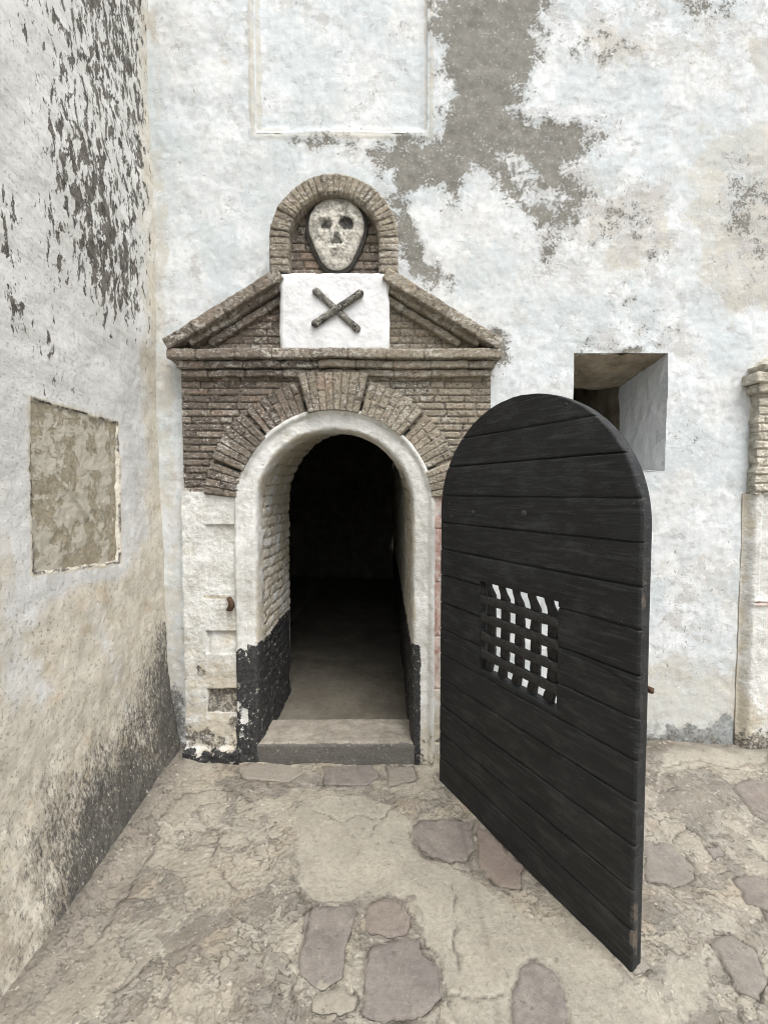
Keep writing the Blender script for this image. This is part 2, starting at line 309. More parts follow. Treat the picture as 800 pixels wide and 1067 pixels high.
def mat_floor():
    m = M('worn_stone_and_cement', rough=.85); W = m.warp(5, .07)
    mid = m.noise(4.5, 8, .66, v=W); m2 = m.noise(13, 8, .68, v=W, off=(3, 1, 0)); fine = m.noise(55, 6, .68); grit = m.noise(190, 3, .6)
    st, ce, cr, fi = m.at('stone'), m.at('cement'), m.at('crack'), m.at('fillet')
    # rubbly aggregate mix
    c = m.mix(m.sm(.32, .66, mid), (.185, .172, .148), (.42, .393, .33)); c = m.mix(m.sm(.46, .62, m2, 0, .75), c, (.27, .24, .195))
    c = m.mix(m.mul(m.sm(.50, .66, m.noise(3, 6, .65, off=(8, 2, 0))), .6), c, (.42, .35, .255)); c = m.mix(m.mul(m.sm(.52, .64, m.noise(2.4, 7, .7, off=(1, 6, 0))), .65), c, (.17, .15, .125))
    peb = m.vor(34, 'F1', v=m.warp(16, .03)); c = m.mix(m.mul(m.sm(.34, .18, peb), m.sm(.46, .58, m.noise(9, 3, .5, off=(2, 2, 2)), 0, .6)), c, (.42, .385, .31))
    sc = m.noise(17, 7, .62, v=m.warp(8, .14), off=(6, 3, 3)); ln = m.mul(m.sm(.016, .0, m.f('ABSOLUTE', m.f('SUBTRACT', sc, .5))), m.sm(.42, .55, m.noise(6, 4, .6, off=(1, 9, 1))))
    c = m.mix(m.mul(ln, .28), c, (.12, .10, .08))
    moss = m.sm(.57, .70, m.noise(5, 7, .7, off=(12, 3, 0))); c = m.mix(m.mul(moss, .5), c, (.14, .13, .10))
    wf = m.sm(.69, .72, m.noise(26, 6, .65, st=(1, 1.6, 1), off=(3, 7, 0))); c = m.mix(m.mul(wf, .8), c, (.60, .57, .50))
    rg0 = m.f('SUBTRACT', 1., m.f('MAXIMUM', m.sm(.46, .54, st), m.mul(m.sm(.42, .6, ce), .8)))
    ly = m.noise(3.6, 7, .64, v=m.warp(6, .10), off=(5, 5, 0)); l1 = m.sm(.515, .522, ly); l2 = m.sm(.420, .428, ly)
    c = m.mix(m.mul(m.mul(l1, rg0), .50), c, (.42, .385, .31)); c = m.mix(m.mul(m.mul(m.f('SUBTRACT', 1., l2), rg0), .55), c, (.17, .155, .13))
    le = m.f('MAXIMUM', m.sm(.0065, .0, m.f('ABSOLUTE', m.f('SUBTRACT', ly, .517))), m.sm(.0065, .0, m.f('ABSOLUTE', m.f('SUBTRACT', ly, .424)))); le = m.mul(m.mul(le, rg0), m.sm(.42, .56, m.noise(7, 4, .6, off=(1, 1, 4)))); c = m.mix(m.mul(le, .5), c, (.07, .06, .048))
    # fillet of smooth darker mortar by the wall
    c = m.mix(m.mul(fi, .75), c, m.mix(m.sm(.3, .7, m2), (.22, .20, .165), (.31, .28, .235)))
    # cement skin
    cc = m.mix(m.sm(.3, .7, mid), (.33, .308, .255), (.395, .37, .305)); cc = m.mix(m.sm(.56, .70, m2, 0, .4), cc, (.28, .26, .215))
    cem = m.mul(m.sm(.40, .60, m.add(ce, m.mul(m.f('SUBTRACT', m2, .5), .9))), .85); c = m.mix(cem, c, cc)
    # purple grey slabs
    s0 = m.mix(m.sm(.3, .7, m2), (.165, .148, .136), (.235, .213, .195)); s0 = m.mix(m.mul(m.at('hue'), .6), s0, (.235, .17, .135))
    s0 = m.mix(m.mul(m.at('lite'), .85), s0, (.33, .305, .25))
    s0 = m.mix(m.sm(.66, .74, m.noise(60, 4, .6), 0, .5), s0, (.36, .34, .3))
    sm_ = m.sm(.46, .52, m.add(st, m.mul(m.f('SUBTRACT', fine, .5), .12))); c = m.mix(m.mul(sm_, m.sm(.35, .6, m2, .95, .75)), c, s0)
    c = m.mix(m.mul(cr, .85), c, (.045, .037, .03))
    hole = m.sm(.765, .785, m.noise(48, 2, .5, off=(2, 4, 1))); c = m.mix(m.mul(hole, .85), c, (.03, .025, .02))
    c = m.mix(m.mul(m.at('dirt'), m.sm(.3, .7, m2, .6, 1.)), c, (.075, .066, .054))  # grime plus the painted shadow line, both in this mask
    c = m.mix(m.sm(.35, .75, fine, 0, .32), c, (.11, .095, .078)); c = m.mix(m.sm(.63, .72, grit, 0, .4), c, (.5, .46, .38)); c = m.mix(m.sm(.40, .28, grit, 0, .4), c, (.08, .07, .06))
    rg = m.f('SUBTRACT', 1., m.f('MAXIMUM', m.mul(sm_, .75), m.mul(cem, .75)))
    c = m.mix(m.mul(m.sm(.60, .67, m.noise(24, 7, .72, off=(4, 0, 4))), .55), c, (.10, .088, .072)); c = m.mix(m.mul(m.mul(m.sm(.60, .66, m.noise(32, 7, .75, off=(14, 0, 4))), rg), .6), c, (.55, .51, .43))
    h = m.add(m.mul(mid, .8), m.mul(le, -1.), m.mul(m.mul(l1, rg0), .7), m.mul(m.mul(l2, rg0), .7), m.mul(m.mul(m2, rg), 1.3), m.mul(m.add(.3, rg), m.mul(fine, 1.8)), m.mul(grit, .5), m.mul(m.mul(ln, rg), -.6), m.mul(hole, -1.5), m.mul(wf, .5), m.mul(m.mul(m.sm(.35, .1, peb), rg), .9))
    return m.done(c, h, .0034, .9, m.sm(.3, .7, m2, .72, .9))
def mat_simple(name, a, b, sc=8, bump=.006, speck=None, rough=.9):
    m = M(name, rough=rough); n1 = m.noise(sc, 8, .65); n2 = m.noise(sc*6, 6, .65); c = m.mix(m.sm(.3, .7, n1), a, b)
    if speck: c = m.mix(m.sm(.58, .68, n2), c, speck)
    c = m.mix(m.sm(.4, .8, n2, 0, .3), c, tuple(q*.4 for q in a))
    return m.done(c, m.add(m.mul(n1, 2.), n2), bump, 1.)

MF, ML, MB, MBP = mat_front(), mat_left(), mat_brick('weathered_brick'), mat_brick('limewashed_brick', .92)
MT, MPQ, MSK, MBO, MD, MI, MR, MG = mat_trim(), mat_plaque(), mat_skull(), mat_bone(), mat_door(), mat_iron(), mat_rust(), mat_floor()
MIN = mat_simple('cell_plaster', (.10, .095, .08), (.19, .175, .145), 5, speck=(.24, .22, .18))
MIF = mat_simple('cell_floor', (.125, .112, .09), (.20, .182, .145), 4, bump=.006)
MSTEP = mat_simple('kerb_stone', (.22, .20, .165), (.36, .33, .275), 10, bump=.008, speck=(.42, .40, .34))
MSTAIN = mat_simple('stained_limestone', (.20, .16, .11), (.42, .36, .27), 6, speck=(.48, .43, .34))
MPAN = None

# ------------------------------------------------------------------ key sizes
XC = ax(350, 530)                              # centre line of the doorway
ZS = az(350, 530)                              # springing of its arch
RO, RI = .540, .425                            # outer rim and clear half width
YP = -.055                                     # face of the brick portal
def ppx(L, Y=0.): return [tuple(float(v) for v in at(a, b, Y)) for a, b in L]

# =================================================================== ground
def ground():
    xs = np.concatenate([-2-np.array([60, 25, 10, 4, 1.5, .6]), lin(-2.0, -1.3, .05), lin(-1.292, 2.6, .0075), 2.6+np.array([.05, .15, .4, 1, 3, 8, 20, 60])])
    ys = np.concatenate([-3.2-np.array([60, 25, 10, 4, 1.5, .5]), lin(-3.2, -1.75, .03), lin(-1.742, .12, .0075), np.array([.3, 1, 3, 8, 60])])
    X, Y = np.meshgrid(xs, ys, indexing='ij'); shp = X.shape
    zw = np.interp(X, [-1.25, -.9, -.5, .3, .55, 1.0, 1.6, 1.95, 2.6], [.055, .042, .012, .012, .03, .085, .115, .09, .10])
    Z = zw*ss(-.85, -.02, Y)
    fil = np.exp(-np.clip((X+1.10)/.12, 0, 9)**2*1.2)*ss(-2.6, -.4, Y*1.0-.3)
    fw = .5+.5*pn(Y*2.2, X*0+3.3, 4)*1.
    fm = ss(.30, .04, (X+1.17)+.10*(fbm(X*4, Y*4, 3, 8)))*1.0
    near = ss(-1.85, -1.2, Y)
    Z += .045*np.exp(-np.clip((X+1.16)/.11, 0, 9)**2)*ss(-2.4, -.6, Y)*(1-ss(-.35, -.05, Y)*.3)
    Z += .012*fbm(X*1.3, Y*1.3, 3, 2)*ss(0, .35, np.hypot(X-.55, (Y+.7)*.6))
    wx, wy = X+.016*fbm(X*8, Y*8, 4, 31, .6), Y+.016*fbm(X*8, Y*8, 4, 47, .6)
    stone = np.zeros(shp); hue = np.zeros(shp); lite = np.zeros(shp); crack = np.zeros(shp)
    S = [([(310, 1000), (322, 950), (335, 944), (365, 945), (369, 952), (362, 985), (357, 1022), (330, 1032), (312, 1022)], 0, 0),
         ([(382, 955), (388, 942), (402, 937), (418, 940), (427, 955), (424, 972), (405, 979), (388, 973)], .6, 0),
         ([(378, 1012), (385, 990), (410, 981), (437, 978), (440, 992), (455, 1010), (459, 1040), (442, 1062), (400, 1068), (378, 1055)], 0, 0),
         ([(320, 1042), (335, 1032), (360, 1031), (372, 1040), (368, 1052), (340, 1058), (322, 1052)], 0, 1),
         ([(528, 1085), (538, 1030), (545, 1010), (560, 1003), (578, 1015), (588, 1040), (590, 1085)], 0, 0),
         ([(427, 868), (440, 855), (470, 853), (492, 858), (495, 885), (482, 900), (460, 895), (440, 885)], .1, 0),
         ([(498, 862), (520, 880), (545, 905), (541, 925), (515, 920), (500, 900)], .9, 0),
         ([(336, 800), (390, 797), (396, 810), (385, 818), (338, 818)], 0, 0),
         ([(764, 836), (780, 828), (812, 832), (815, 875), (785, 858)], .3, 0),
         ([(763, 918), (785, 912), (808, 918), (815, 952), (778, 941)], .2, 0),
         ([(735, 980), (765, 976), (785, 990), (797, 1020), (792, 1045), (768, 1030), (750, 1000)], .1, .2),
         ([(672, 880), (700, 885), (727, 905), (720, 915), (700, 922), (675, 920)], 0, .3),
         ([(735, 889), (747, 885), (754, 893), (744, 899)], 0, 0),
         ([(655, 1003), (668, 998), (680, 1012), (676, 1020), (660, 1019)], 0, .6),
         ([(800, 950), (830, 955), (840, 1000), (806, 985)], .2, 0),
         ([(375, 1072), (460, 1068), (470, 1100), (380, 1105)], .2, 0), ([(300, 1070), (360, 1064), (368, 1100), (300, 1105)], .1, .2),
         ([(250, 800), (300, 797), (318, 806), (300, 815), (255, 814)], .1, .7), ([(402, 798), (430, 800), (436, 812), (405, 818)], .2, .5)]
    for P, hu, li in S:
        gx, gy = floor_at([p[0] for p in P], [p[1] for p in P], .0)
        if np.mean([p[1] for p in P]) < 825: gx, gy = floor_at([p[0] for p in P], [p[1] for p in P], .015)
        sd = poly_sd(wx, wy, np.stack([gx, gy], 1)); v = ss(.006, -.006, sd); s01 = np.clip(.5-sd/.03, 0, 1)
        stone = np.maximum(stone, s01); hue = np.where(sd < .02, hu, hue); lite = np.where(sd < .02, li, lite)
        Z += .002*ss(.0, -.010, sd) - .005*np.exp(-((sd-.003)/.005)**2)
        crack = np.maximum(crack, np.exp(-((sd-.003)/.0045)**2)*(.35+.65*ss(-.1, .35, fbm(X*11, Y*11, 2, 5))))
    P = [(308, 850), (320, 836), (380, 832), (425, 850), (440, 897), (475, 905), (540, 950), (600, 985), (650, 1025), (640, 1080), (470, 1085), (460, 1005), (442, 972), (430, 940), (405, 930), (378, 940), (325, 940), (308, 915)]
    gx, gy = floor_at([p[0] for p in P], [p[1] for p in P]); wx2, wy2 = X+.03*fbm(X*6, Y*6, 4, 61), Y+.03*fbm(X*6, Y*6, 4, 71)
    sd = poly_sd(wx2, wy2, np.stack([gx, gy], 1)); cem = np.clip(.5-sd/.10, 0, 1); Z += .002*ss(.004, -.004, sd)
    for P in ([(700, 1000), (730, 990), (745, 1060), (690, 1070)], [(690, 800), (800, 790), (800, 812), (690, 826)], [(600, 1040), (700, 1030), (720, 1090), (590, 1090)]):
        gx, gy = floor_at([p[0] for p in P], [p[1] for p in P]); s2 = poly_sd(wx2, wy2, np.stack([gx, gy], 1)); cem = np.maximum(cem, np.clip(.5-s2/.10, 0, 1)*.9)
    for P in ([(160, 862), (190, 836), (220, 828), (248, 830), (262, 840)], [(425, 850), (408, 842), (398, 856), (372, 852), (355, 860), (330, 848)], [(395, 842), (397, 858), (388, 873)], [(425, 868), (440, 888), (458, 893), (475, 903), (500, 905), (530, 930), (560, 945)],
              [(440, 978), (448, 990), (462, 1010), (466, 1040), (480, 1067)], [(462, 1038), (500, 1042), (528, 1036)], [(95, 990), (120, 950), (150, 905), (165, 870)], [(300, 905), (325, 950), (318, 975), (302, 1010), (305, 1060)],
              [(690, 818), (730, 812), (760, 818), (800, 822)], [(700, 880), (715, 870), (745, 885)], [(715, 905), (728, 918), (733, 922)], [(240, 815), (300, 822), (345, 822)], [(765, 1030), (770, 1067)], [(470, 920), (478, 960), (470, 985), (480, 1010)],
              [(200, 850), (230, 870), (222, 900), (250, 930)], [(120, 1040), (160, 1000), (200, 985)]):
        gx, gy = floor_at([p[0] for p in P], [p[1] for p in P]); qx, qy = X+.018*fbm(X*13, Y*13, 3, 91), Y+.018*fbm(X*13, Y*13, 3, 97)
        dd = line_d(qx, qy, np.stack([gx, gy], 1)); w = .003+.003*np.clip(fbm(X*20, Y*20, 2, 3), -.6, 1)
        crack = np.maximum(crack, .85*np.exp(-(dd/w)**2)); Z -= .006*np.exp(-(dd/.006)**2)
    rough = np.clip(1-ss(.4, .6, stone)-ss(.4, .6, cem), 0, 1)
    rough = rough*(1-.7*fm)
    lo = ss(-1.9, -1.6, Y)
    Z += rough*lo*(.0045*fbm(wx2*6, wy2*6, 5, 11, .6)+.0025*np.abs(fbm(wx2*16, wy2*16, 4, 19)))+(1-rough)*lo*.0012*fbm(X*8, Y*8, 3, 12)
    # thin shadow line painted into the colour, and grime where the door leaf sweeps
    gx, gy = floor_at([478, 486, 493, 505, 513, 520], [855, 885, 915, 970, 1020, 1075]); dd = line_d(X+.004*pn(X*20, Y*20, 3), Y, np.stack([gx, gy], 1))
    along = ss(-.75, -.55, Y); dirt = .42*np.exp(-(dd/.010)**2)*ss(.05, .5, .6*along+.35+.4*pn(Y*7, X*0+.5, 6))  # the painted shadow line, kept in the dirt mask
    dirt = np.maximum(dirt, .55*ss(.10, .0, np.abs(Y+.03-.05*fbm(X*8, Y*8, 2, 5)))*ss(-.2, .2, X-.5))
    dirt = np.maximum(dirt, .50*ss(.06, -.02, X+1.13+.04*fbm(X*8, Y*8, 3, 5)))
    o = slab('ground', np.stack([X, Y, Z], -1), (0, 0, 1), MG, attrs=dict(stone=stone, hue=hue, lite=lite, cement=cem, crack=crack, fillet=fm, dirt=dirt), back=(0, 0, -.3))  # dirt holds grime and the painted shadow line
    o['kind'] = 'structure'
ground()

# =================================================================== front wall
GP = [([(450, -20), (568, -20), (562, 60), (545, 88), (528, 108), (548, 125), (612, 135), (614, 160), (592, 185), (580, 205), (560, 182), (530, 160), (500, 172), (472, 200), (440, 190), (425, 208), (405, 190), (400, 168), (388, 155), (420, 150), (455, 140), (466, 100), (458, 60)], .07, .86),
      ([(408, 205), (428, 222), (442, 258), (464, 300), (445, 296), (420, 270), (410, 240)], .05, .86),
      ([(296, 144), (330, 147), (380, 143), (372, 152), (330, 156)], .04, .72), ([(385, 30), (445, 20), (452, 60), (445, 60)], .04, .0),
      ([(598, 352), (640, 358), (694, 360), (694, 372), (597, 370)], .04, .66), ([(510, 345), (523, 350), (524, 380), (512, 378)], .03, .9),
      ([(590, 20), (660, 35), (640, 75), (600, 60)], .09, .52), ([(700, -10), (770, -10), (760, 30), (715, 25)], .08, .62), ([(700, 435), (725, 440), (725, 475), (703, 470)], .05, .40),
      ([(505, 115), (625, 120), (612, 200), (600, 240), (565, 290), (545, 230), (500, 185)], .07, .56), ([(388, 140), (420, 150), (420, 200), (395, 200)], .05, .56), ([(600, 190), (650, 205), (690, 250), (660, 270), (615, 240)], .10, .50), ([(755, 180), (810, 170), (810, 250), (775, 290), (745, 240)], .12, .50), ([(660, 320), (720, 335), (715, 360), (660, 350)], .08, .42)]
CP = [([(600, 190), (690, 200), (720, 270), (640, 290), (595, 240)], .18, .66), ([(730, 130), (820, 120), (820, 300), (760, 330), (720, 240)], .18, .74), ([(560, -10), (820, -10), (820, 110), (620, 90)], .3, .50),
      ([(155, 0), (262, 0), (255, 90), (225, 120), (190, 60)], .2, .42), ([(155, -50), (166, -50), (178, 400), (194, 620), (194, 800), (160, 800)], .03, .60),
      ([(660, 705), (790, 700), (790, 830), (660, 830)], .22, 1.05), ([(700, 480), (740, 480), (740, 640), (690, 640)], .3, .38), ([(395, 20), (452, 0), (452, 130), (400, 120)], .15, .25)]
WX0, WX1 = ax(597, 400), ax(694, 430); WZ1 = az(646, 368); WZ0 = az(690, 490)
BX0, BX1, BZ0 = ax(266, 138), ax(446, 138), az(350, 138)
def front_wall():
    root = empty('fort_wall', (2.2, .3, 0), 'tall whitewashed fort wall with peeling grey patches, square opening and shallow blind window', 'wall')
    xs = np.concatenate([lin(-1.45, 2.35, .0085, (WX0, WX1, BX0, BX1)), 2.35+np.array([.05, .15, .4, .9, 1.6, 2.6, 3.6])])
    zs = np.concatenate([lin(-.15, 4.45, .0085, (WZ0, WZ1, BZ0)), np.array([4.5, 4.7, 5.1, 5.6])])
    X, Z = np.meshgrid(xs, zs, indexing='ij')
    Y = .010*fbm(X*1.1, Z*1.1, 3, 1)+.005*fbm(X*5, Z*5, 4, 2)+.0018*fbm(X*22, Z*22, 3, 3)
    wx, wz = X+.035*fbm(X*5, Z*5, 4, 6), Z+.035*fbm(X*5, Z*5, 4, 9)
    grey = np.zeros(X.shape); cream = np.zeros(X.shape)+.12; worn = np.zeros(X.shape)
    for P, so, a in GP:
        so = so*1.7; sd = poly_sd(wx, wz, ppx(P)); grey = np.maximum(grey, a*np.clip(.5-sd/(2*so)*1.0+.12, 0, 1))
    for P, so, a in CP:
        sd = poly_sd(wx, wz, ppx(P)); cream = np.maximum(cream, a*np.clip(.5-sd/(2*so)+.2, 0, 1))
    for P, a in (([(590, 170), (700, 190), (710, 260), (650, 290), (600, 260)], 1.), ([(560, -20), (800, -20), (800, 60), (640, 60)], .8), ([(740, 170), (820, 150), (820, 300), (750, 310)], .8), ([(540, 320), (720, 320), (720, 370), (560, 350)], .7), ([(690, 560), (770, 560), (770, 700), (680, 700)], .6), ([(395, 140), (480, 140), (470, 210), (390, 205)], .8), ([(560, 200), (610, 210), (600, 300), (560, 280)], .6)):
        worn = np.maximum(worn, a*ss(.15, -.15, poly_sd(wx, wz, ppx(P))))
    Y += .004*ss(.45, .6, grey)
    Y += .012*ss(.10, 0, Z)*0
    # blind window frame bead and sunk field
    inx = np.minimum(X-BX0, BX1-X); inz = Z-BZ0; d = np.minimum(inx, inz)
    ins = (d >= -1e-6); Y = np.where(ins & (d > .013), .075, Y)
    bead = np.exp(-((d+.018)/.012)**2)*(np.abs(d) < .08); Y -= .004*bead; cream = np.maximum(cream, .85*np.exp(-((d+.015)/.022)**2))
    # dirt along the foot
    zf = np.interp(X, [-1.25, -.9, .3, .55, 1.0, 1.6, 1.95], [.055, .042, .012, .03, .085, .115, .09])
    hgt = Z-zf
    dirt = ss(.26, -.02, hgt)*(.92+.25*fbm(X*5, Z*5, 3, 51))
    gx, gz = ax(755, 775), az(755, 775)
    dirt = np.maximum(dirt, 1.25*ss(.22, .0, np.abs(X-gx)+.45*hgt)*ss(.50, .10, hgt))
    dirt = np.maximum(dirt, ss(-1.08, -1.2, X)*ss(.75, .15, hgt)*.95)
    win = (X[:-1, :-1] >= WX0-1e-6) & (X[1:, :-1] <= WX1+1e-6) & (Z[:-1, :-1] >= WZ0-1e-6) & (Z[:-1, 1:] <= WZ1+1e-6)
    xm, zm = (X[:-1, :-1]+X[1:, 1:])/2, (Z[:-1, :-1]+Z[1:, 1:])/2
    dr = (np.abs(xm-XC) < .49) & (zm < ZS) | (np.hypot(xm-XC, zm-ZS) < .49)
    o = slab('plaster_wall', np.stack([X, Y, Z], -1), (0, -1, 0), MF, mask=~(win | dr), attrs=dict(grey=grey, cream=cream, dirt=dirt, worn=worn), back=(0, .09, 0))
    adopt(o, root)
    # window shaft: four reveals, then a dark splay
    def quadgrid(f, nu, nv, out, name, mat, at0):
        u, v = np.meshgrid(np.linspace(0, 1, nu), np.linspace(0, 1, nv), indexing='ij')
        P = f(u, v); return adopt(slab(name, P, out, mat, attrs=at0(u, v)), root)
    dp = .50; e = .012
    nz = lambda u, v, s: .006*fbm(u*5, v*5, 4, s)
    z0 = lambda u, v: dict(grey=.0+.45*ss(.93, 1., u), cream=.02+0*u, dirt=0*u)
    quadgrid(lambda u, v: np.stack([WX1+nz(u, v, 1)-.0*u, u*dp-.002+.05*u*ss(.3, 1, v)*pn(v*3, v*0, 2), WZ0+(WZ1-WZ0)*v], -1), 60, 70, (-1, 0, 0), 'window_jamb', MPQ, z0)
    quadgrid(lambda u, v: np.stack([WX0+nz(u, v, 3), u*dp-.002, WZ0+(WZ1-WZ0)*v], -1), 60, 70, (1, 0, 0), 'window_jamb', MF, z0)
    quadgrid(lambda u, v: np.stack([WX0+(WX1-WX0)*v, u*dp-.002, WZ0+nz(u, v, 4)], -1), 60, 70, (0, 0, 1), 'window_sill', MF, z0)
    quadgrid(lambda u, v: np.stack([WX0+(WX1-WX0)*v, u*dp-.002, WZ1+nz(u, v, 5)*2-.085*u+.04*np.abs(v-.6)*u], -1), 60, 70, (0, 0, -1), 'window_lintel', MSTAIN, z0)
    # inner shaft beyond, turning to darkness
    V = []; Q = []
    x0, x1, a0, a1, y0, y1 = WX0-.5, WX1+.0, WZ0-.35, WZ1+.35, dp-.001, dp+.9
    def box_open(x0, x1, y0, y1, z0, z1, hole):
        hx0, hx1, hz0, hz1 = hole
        V = [(x0, y0, z0), (x1, y0, z0), (x1, y0, z1), (x0, y0, z1), (x0, y1, z0), (x1, y1, z0), (x1, y1, z1), (x0, y1, z1), (hx0, y0, hz0), (hx1, y0, hz0), (hx1, y0, hz1), (hx0, y0, hz1)]
        Q = [(4, 5, 6, 7), (0, 4, 7, 3), (1, 2, 6, 5), (3, 7, 6, 2), (0, 1, 5, 4), (0, 8, 9, 1), (1, 9, 10, 2), (2, 10, 11, 3), (3, 11, 8, 0)]
        return V, Q
    V, Q = box_open(x0, x1+.02, y0, y1, a0, a1, (WX0, WX1+.002, WZ0, WZ1-.05))
    adopt(raw_mesh('window_shaft', V, Q, MSTAIN, smooth=np.zeros(len(Q), bool)), root)
    # field of the blind window
    xs = lin(BX0+.001, BX1-.001, .009); zs = lin(BZ0+.001, 5.2, .009); X, Z = np.meshgrid(xs, zs, indexing='ij')
    d = np.minimum(np.minimum(X-BX0, BX1-X), Z-BZ0); Y = .022-.014*ss(.06, .0, d)-.004*ss(.012, .0, d)+.005*fbm(X*4, Z*4, 4, 8)+.002*fbm(X*20, Z*20, 3, 9)
    adopt(slab('blind_window', np.stack([X, Y, Z], -1), (0, -1, 0), MF, attrs=dict(grey=.0*X+.05, cream=.25+.50*ss(.045, .01, d)+.1*ss(.3, 0, X-BX0), dirt=0*X), back=(0, .06, 0)), root)
    return root
FW = front_wall()

# =================================================================== left wall
LX = ax(163, 320)
def left_x(Z): return LX-.006*(Z-1.9)+.105*np.exp(-np.clip(Z, 0, 9)/.33)
PANY0, PANZ = None, None
p0 = side_at(31, 415, LX); p1 = side_at(122, 441, LX); p2 = side_at(122, 586, LX); p3 = side_at(34, 597, LX)
PQ = [(float(a), float(b)) for a, b in (p0, p1, p2, p3)]
def left_wall():
    root = empty('side_wall', (LX-.3, -2, 0), 'weathered cream side wall with dark flaked paint streaks and sooty foot, at left', 'wall')
    ys = np.concatenate([np.array([-9, -7, -5, -4, -3.2, -2.6, -2.3]), lin(-2.1, .03, .0075, (PQ[0][0], PQ[1][0]))])
    zs = np.concatenate([lin(-.15, 4.45, .0085), np.array([4.5, 4.7, 5.1, 5.6])])
    Y, Z = np.meshgrid(ys, zs, indexing='ij')
    X = left_x(Z)+.012*fbm(Y*1.2, Z*1.2, 3, 21)+.0035*fbm(Y*5, Z*5, 4, 22)+.0015*fbm(Y*24, Z*16, 3, 23)+.004*ss(1., .2, Z)*fbm(Y*16, Z*12, 3, 24)
    def pl(L): return [tuple(float(q) for q in side_at(a, b, LX)) for a, b in L]
    wy, wz = Y+.03*fbm(Y*6, Z*6, 3, 26), Z+.03*fbm(Y*6, Z*6, 3, 27)
    flake = np.zeros(X.shape)+.0
    for P, so, a in [([(50, -60), (153, -60), (152, 330), (138, 345), (105, 330), (70, 220), (50, 120), (45, 30)], .20, .50), ([(95, -60), (152, -60), (150, 100), (115, 90)], .12, .60), ([(50, 120), (70, 110), (85, 200), (75, 230), (55, 170)], .07, .60), ([(75, 235), (135, 245), (140, 325), (110, 320), (80, 290)], .07, .60), ([(60, 115), (75, 100), (110, 160), (130, 250), (140, 320), (110, 320), (85, 270)], .14, .64), ([(75, -60), (125, -60), (120, 110), (95, 130)], .12, .62), ([(135, -60), (152, -60), (151, 200), (138, 220)], .08, .60),
                     ([(-20, 180), (12, 185), (18, 275), (-20, 270)], .1, .52), ([(8, 300), (25, 295), (30, 345), (12, 345)], .06, .6), ([(42, 200), (60, 190), (80, 290), (60, 320)], .12, .52), ([(35, 340), (60, 330), (60, 400), (48, 400)], .1, .45), ([(15, 10), (30, 10), (30, 45), (15, 45)], .06, .5)]:
        sd = poly_sd(wy, wz, pl(P)); flake = np.maximum(flake, a*np.clip(.5-sd/(2*so)+.2, 0, 1))
    cream = np.interp(Z, [0, 1.0, 1.35, 1.7, 3], [.95, .85, .45, .18, .12])
    cream = np.maximum(cream, ss(-.34, -.05, Y)*np.interp(Z, [0, 1.2, 2.6, 5], [.8, .75, .6, .45]))
    for P, a in [([(90, 640), (100, 640), (135, 745), (118, 745)], .9), ([(0, 650), (10, 640), (60, 720), (0, 760)], .8), ([(30, 600), (90, 590), (30, 640)], .7)]:
        sd = poly_sd(Y+.03*fbm(Y*6, Z*4, 4, 3), Z, pl(P)); cream -= a*.45*ss(.12, -.06, sd)
    dist = Z-.05
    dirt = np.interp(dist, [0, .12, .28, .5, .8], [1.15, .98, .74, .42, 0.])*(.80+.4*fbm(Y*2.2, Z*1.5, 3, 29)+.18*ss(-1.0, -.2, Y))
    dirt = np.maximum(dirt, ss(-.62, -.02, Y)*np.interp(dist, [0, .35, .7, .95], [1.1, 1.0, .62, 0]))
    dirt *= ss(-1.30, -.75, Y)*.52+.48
    sd = poly_sd(Y+.004*fbm(Y*20, Z*20, 3, 4), Z+.004*fbm(Y*20, Z*20, 3, 5), PQ)
    X -= .020*ss(-.001, -.009, sd)
    cream -= .5*ss(.10, .01, sd)*ss(0, .01, sd); cream = np.where(np.abs(sd+.003) < .016, 1.3, cream); dirt = np.maximum(dirt, .85*ss(.012, .0, np.abs(sd-.002))*ss(.25, .5, .5+.5*fbm(Y*8, Z*8, 3, 44)+.5*ss(1.85, 2.0, Z)))
    P = np.stack([X, Y, Z], -1); B = np.stack([0*X+LX-.7, Y, Z], -1)
    adopt(slab('plaster_wall', P, (1, 0, 0), ML, attrs=dict(flake=flake, cream=cream, dirt=dirt), back=B), root)
    # sunk panel of bare render
    m = M('bare_olive_render'); n1 = m.noise(9, 7, .7, v=m.warp(5, .1)); n2 = m.noise(50, 6, .7)
    c = m.mix(m.sm(.3, .7, n2), (.28, .245, .175), (.42, .375, .28)); k = m.sm(.50, .55, m.add(n1, m.mul(m.at('light'), .06))); c = m.mix(m.mul(k, .85), c, m.mix(n2, (.46, .43, .35), (.60, .57, .49)))
    mp = m.done(c, m.add(m.mul(n1, 2), m.mul(n2, 1.5), m.mul(k, 1.)), .003, .8)
    ya, yb = min(p[0] for p in PQ)-.02, max(p[0] for p in PQ)+.02; za, zb = min(p[1] for p in PQ)-.02, max(p[1] for p in PQ)+.02
    Y, Z = np.meshgrid(lin(ya, yb, .006), lin(za, zb, .006), indexing='ij')
    sd = poly_sd(Y, Z, PQ); X = left_x(Z)-.006+.003*fbm(Y*9, Z*9, 4, 41)+.002*fbm(Y*30, Z*30, 3, 42)
    X += .012*np.exp(-(line_d(Y, Z, pl([(68, 505), (91, 540)]))/.006)**2)+.02*ss(-.02, .01, sd)*0
    msk = ((sd[:-1, :-1]+sd[1:, 1:])/2 < .006)
    li = ss(-.03, -.10, sd)
    adopt(slab('sunken_panel', np.stack([X, Y, Z], -1), (1, 0, 0), mp, mask=msk, attrs=dict(light=li), back=(-.03, 0, 0)), root)
left_wall()

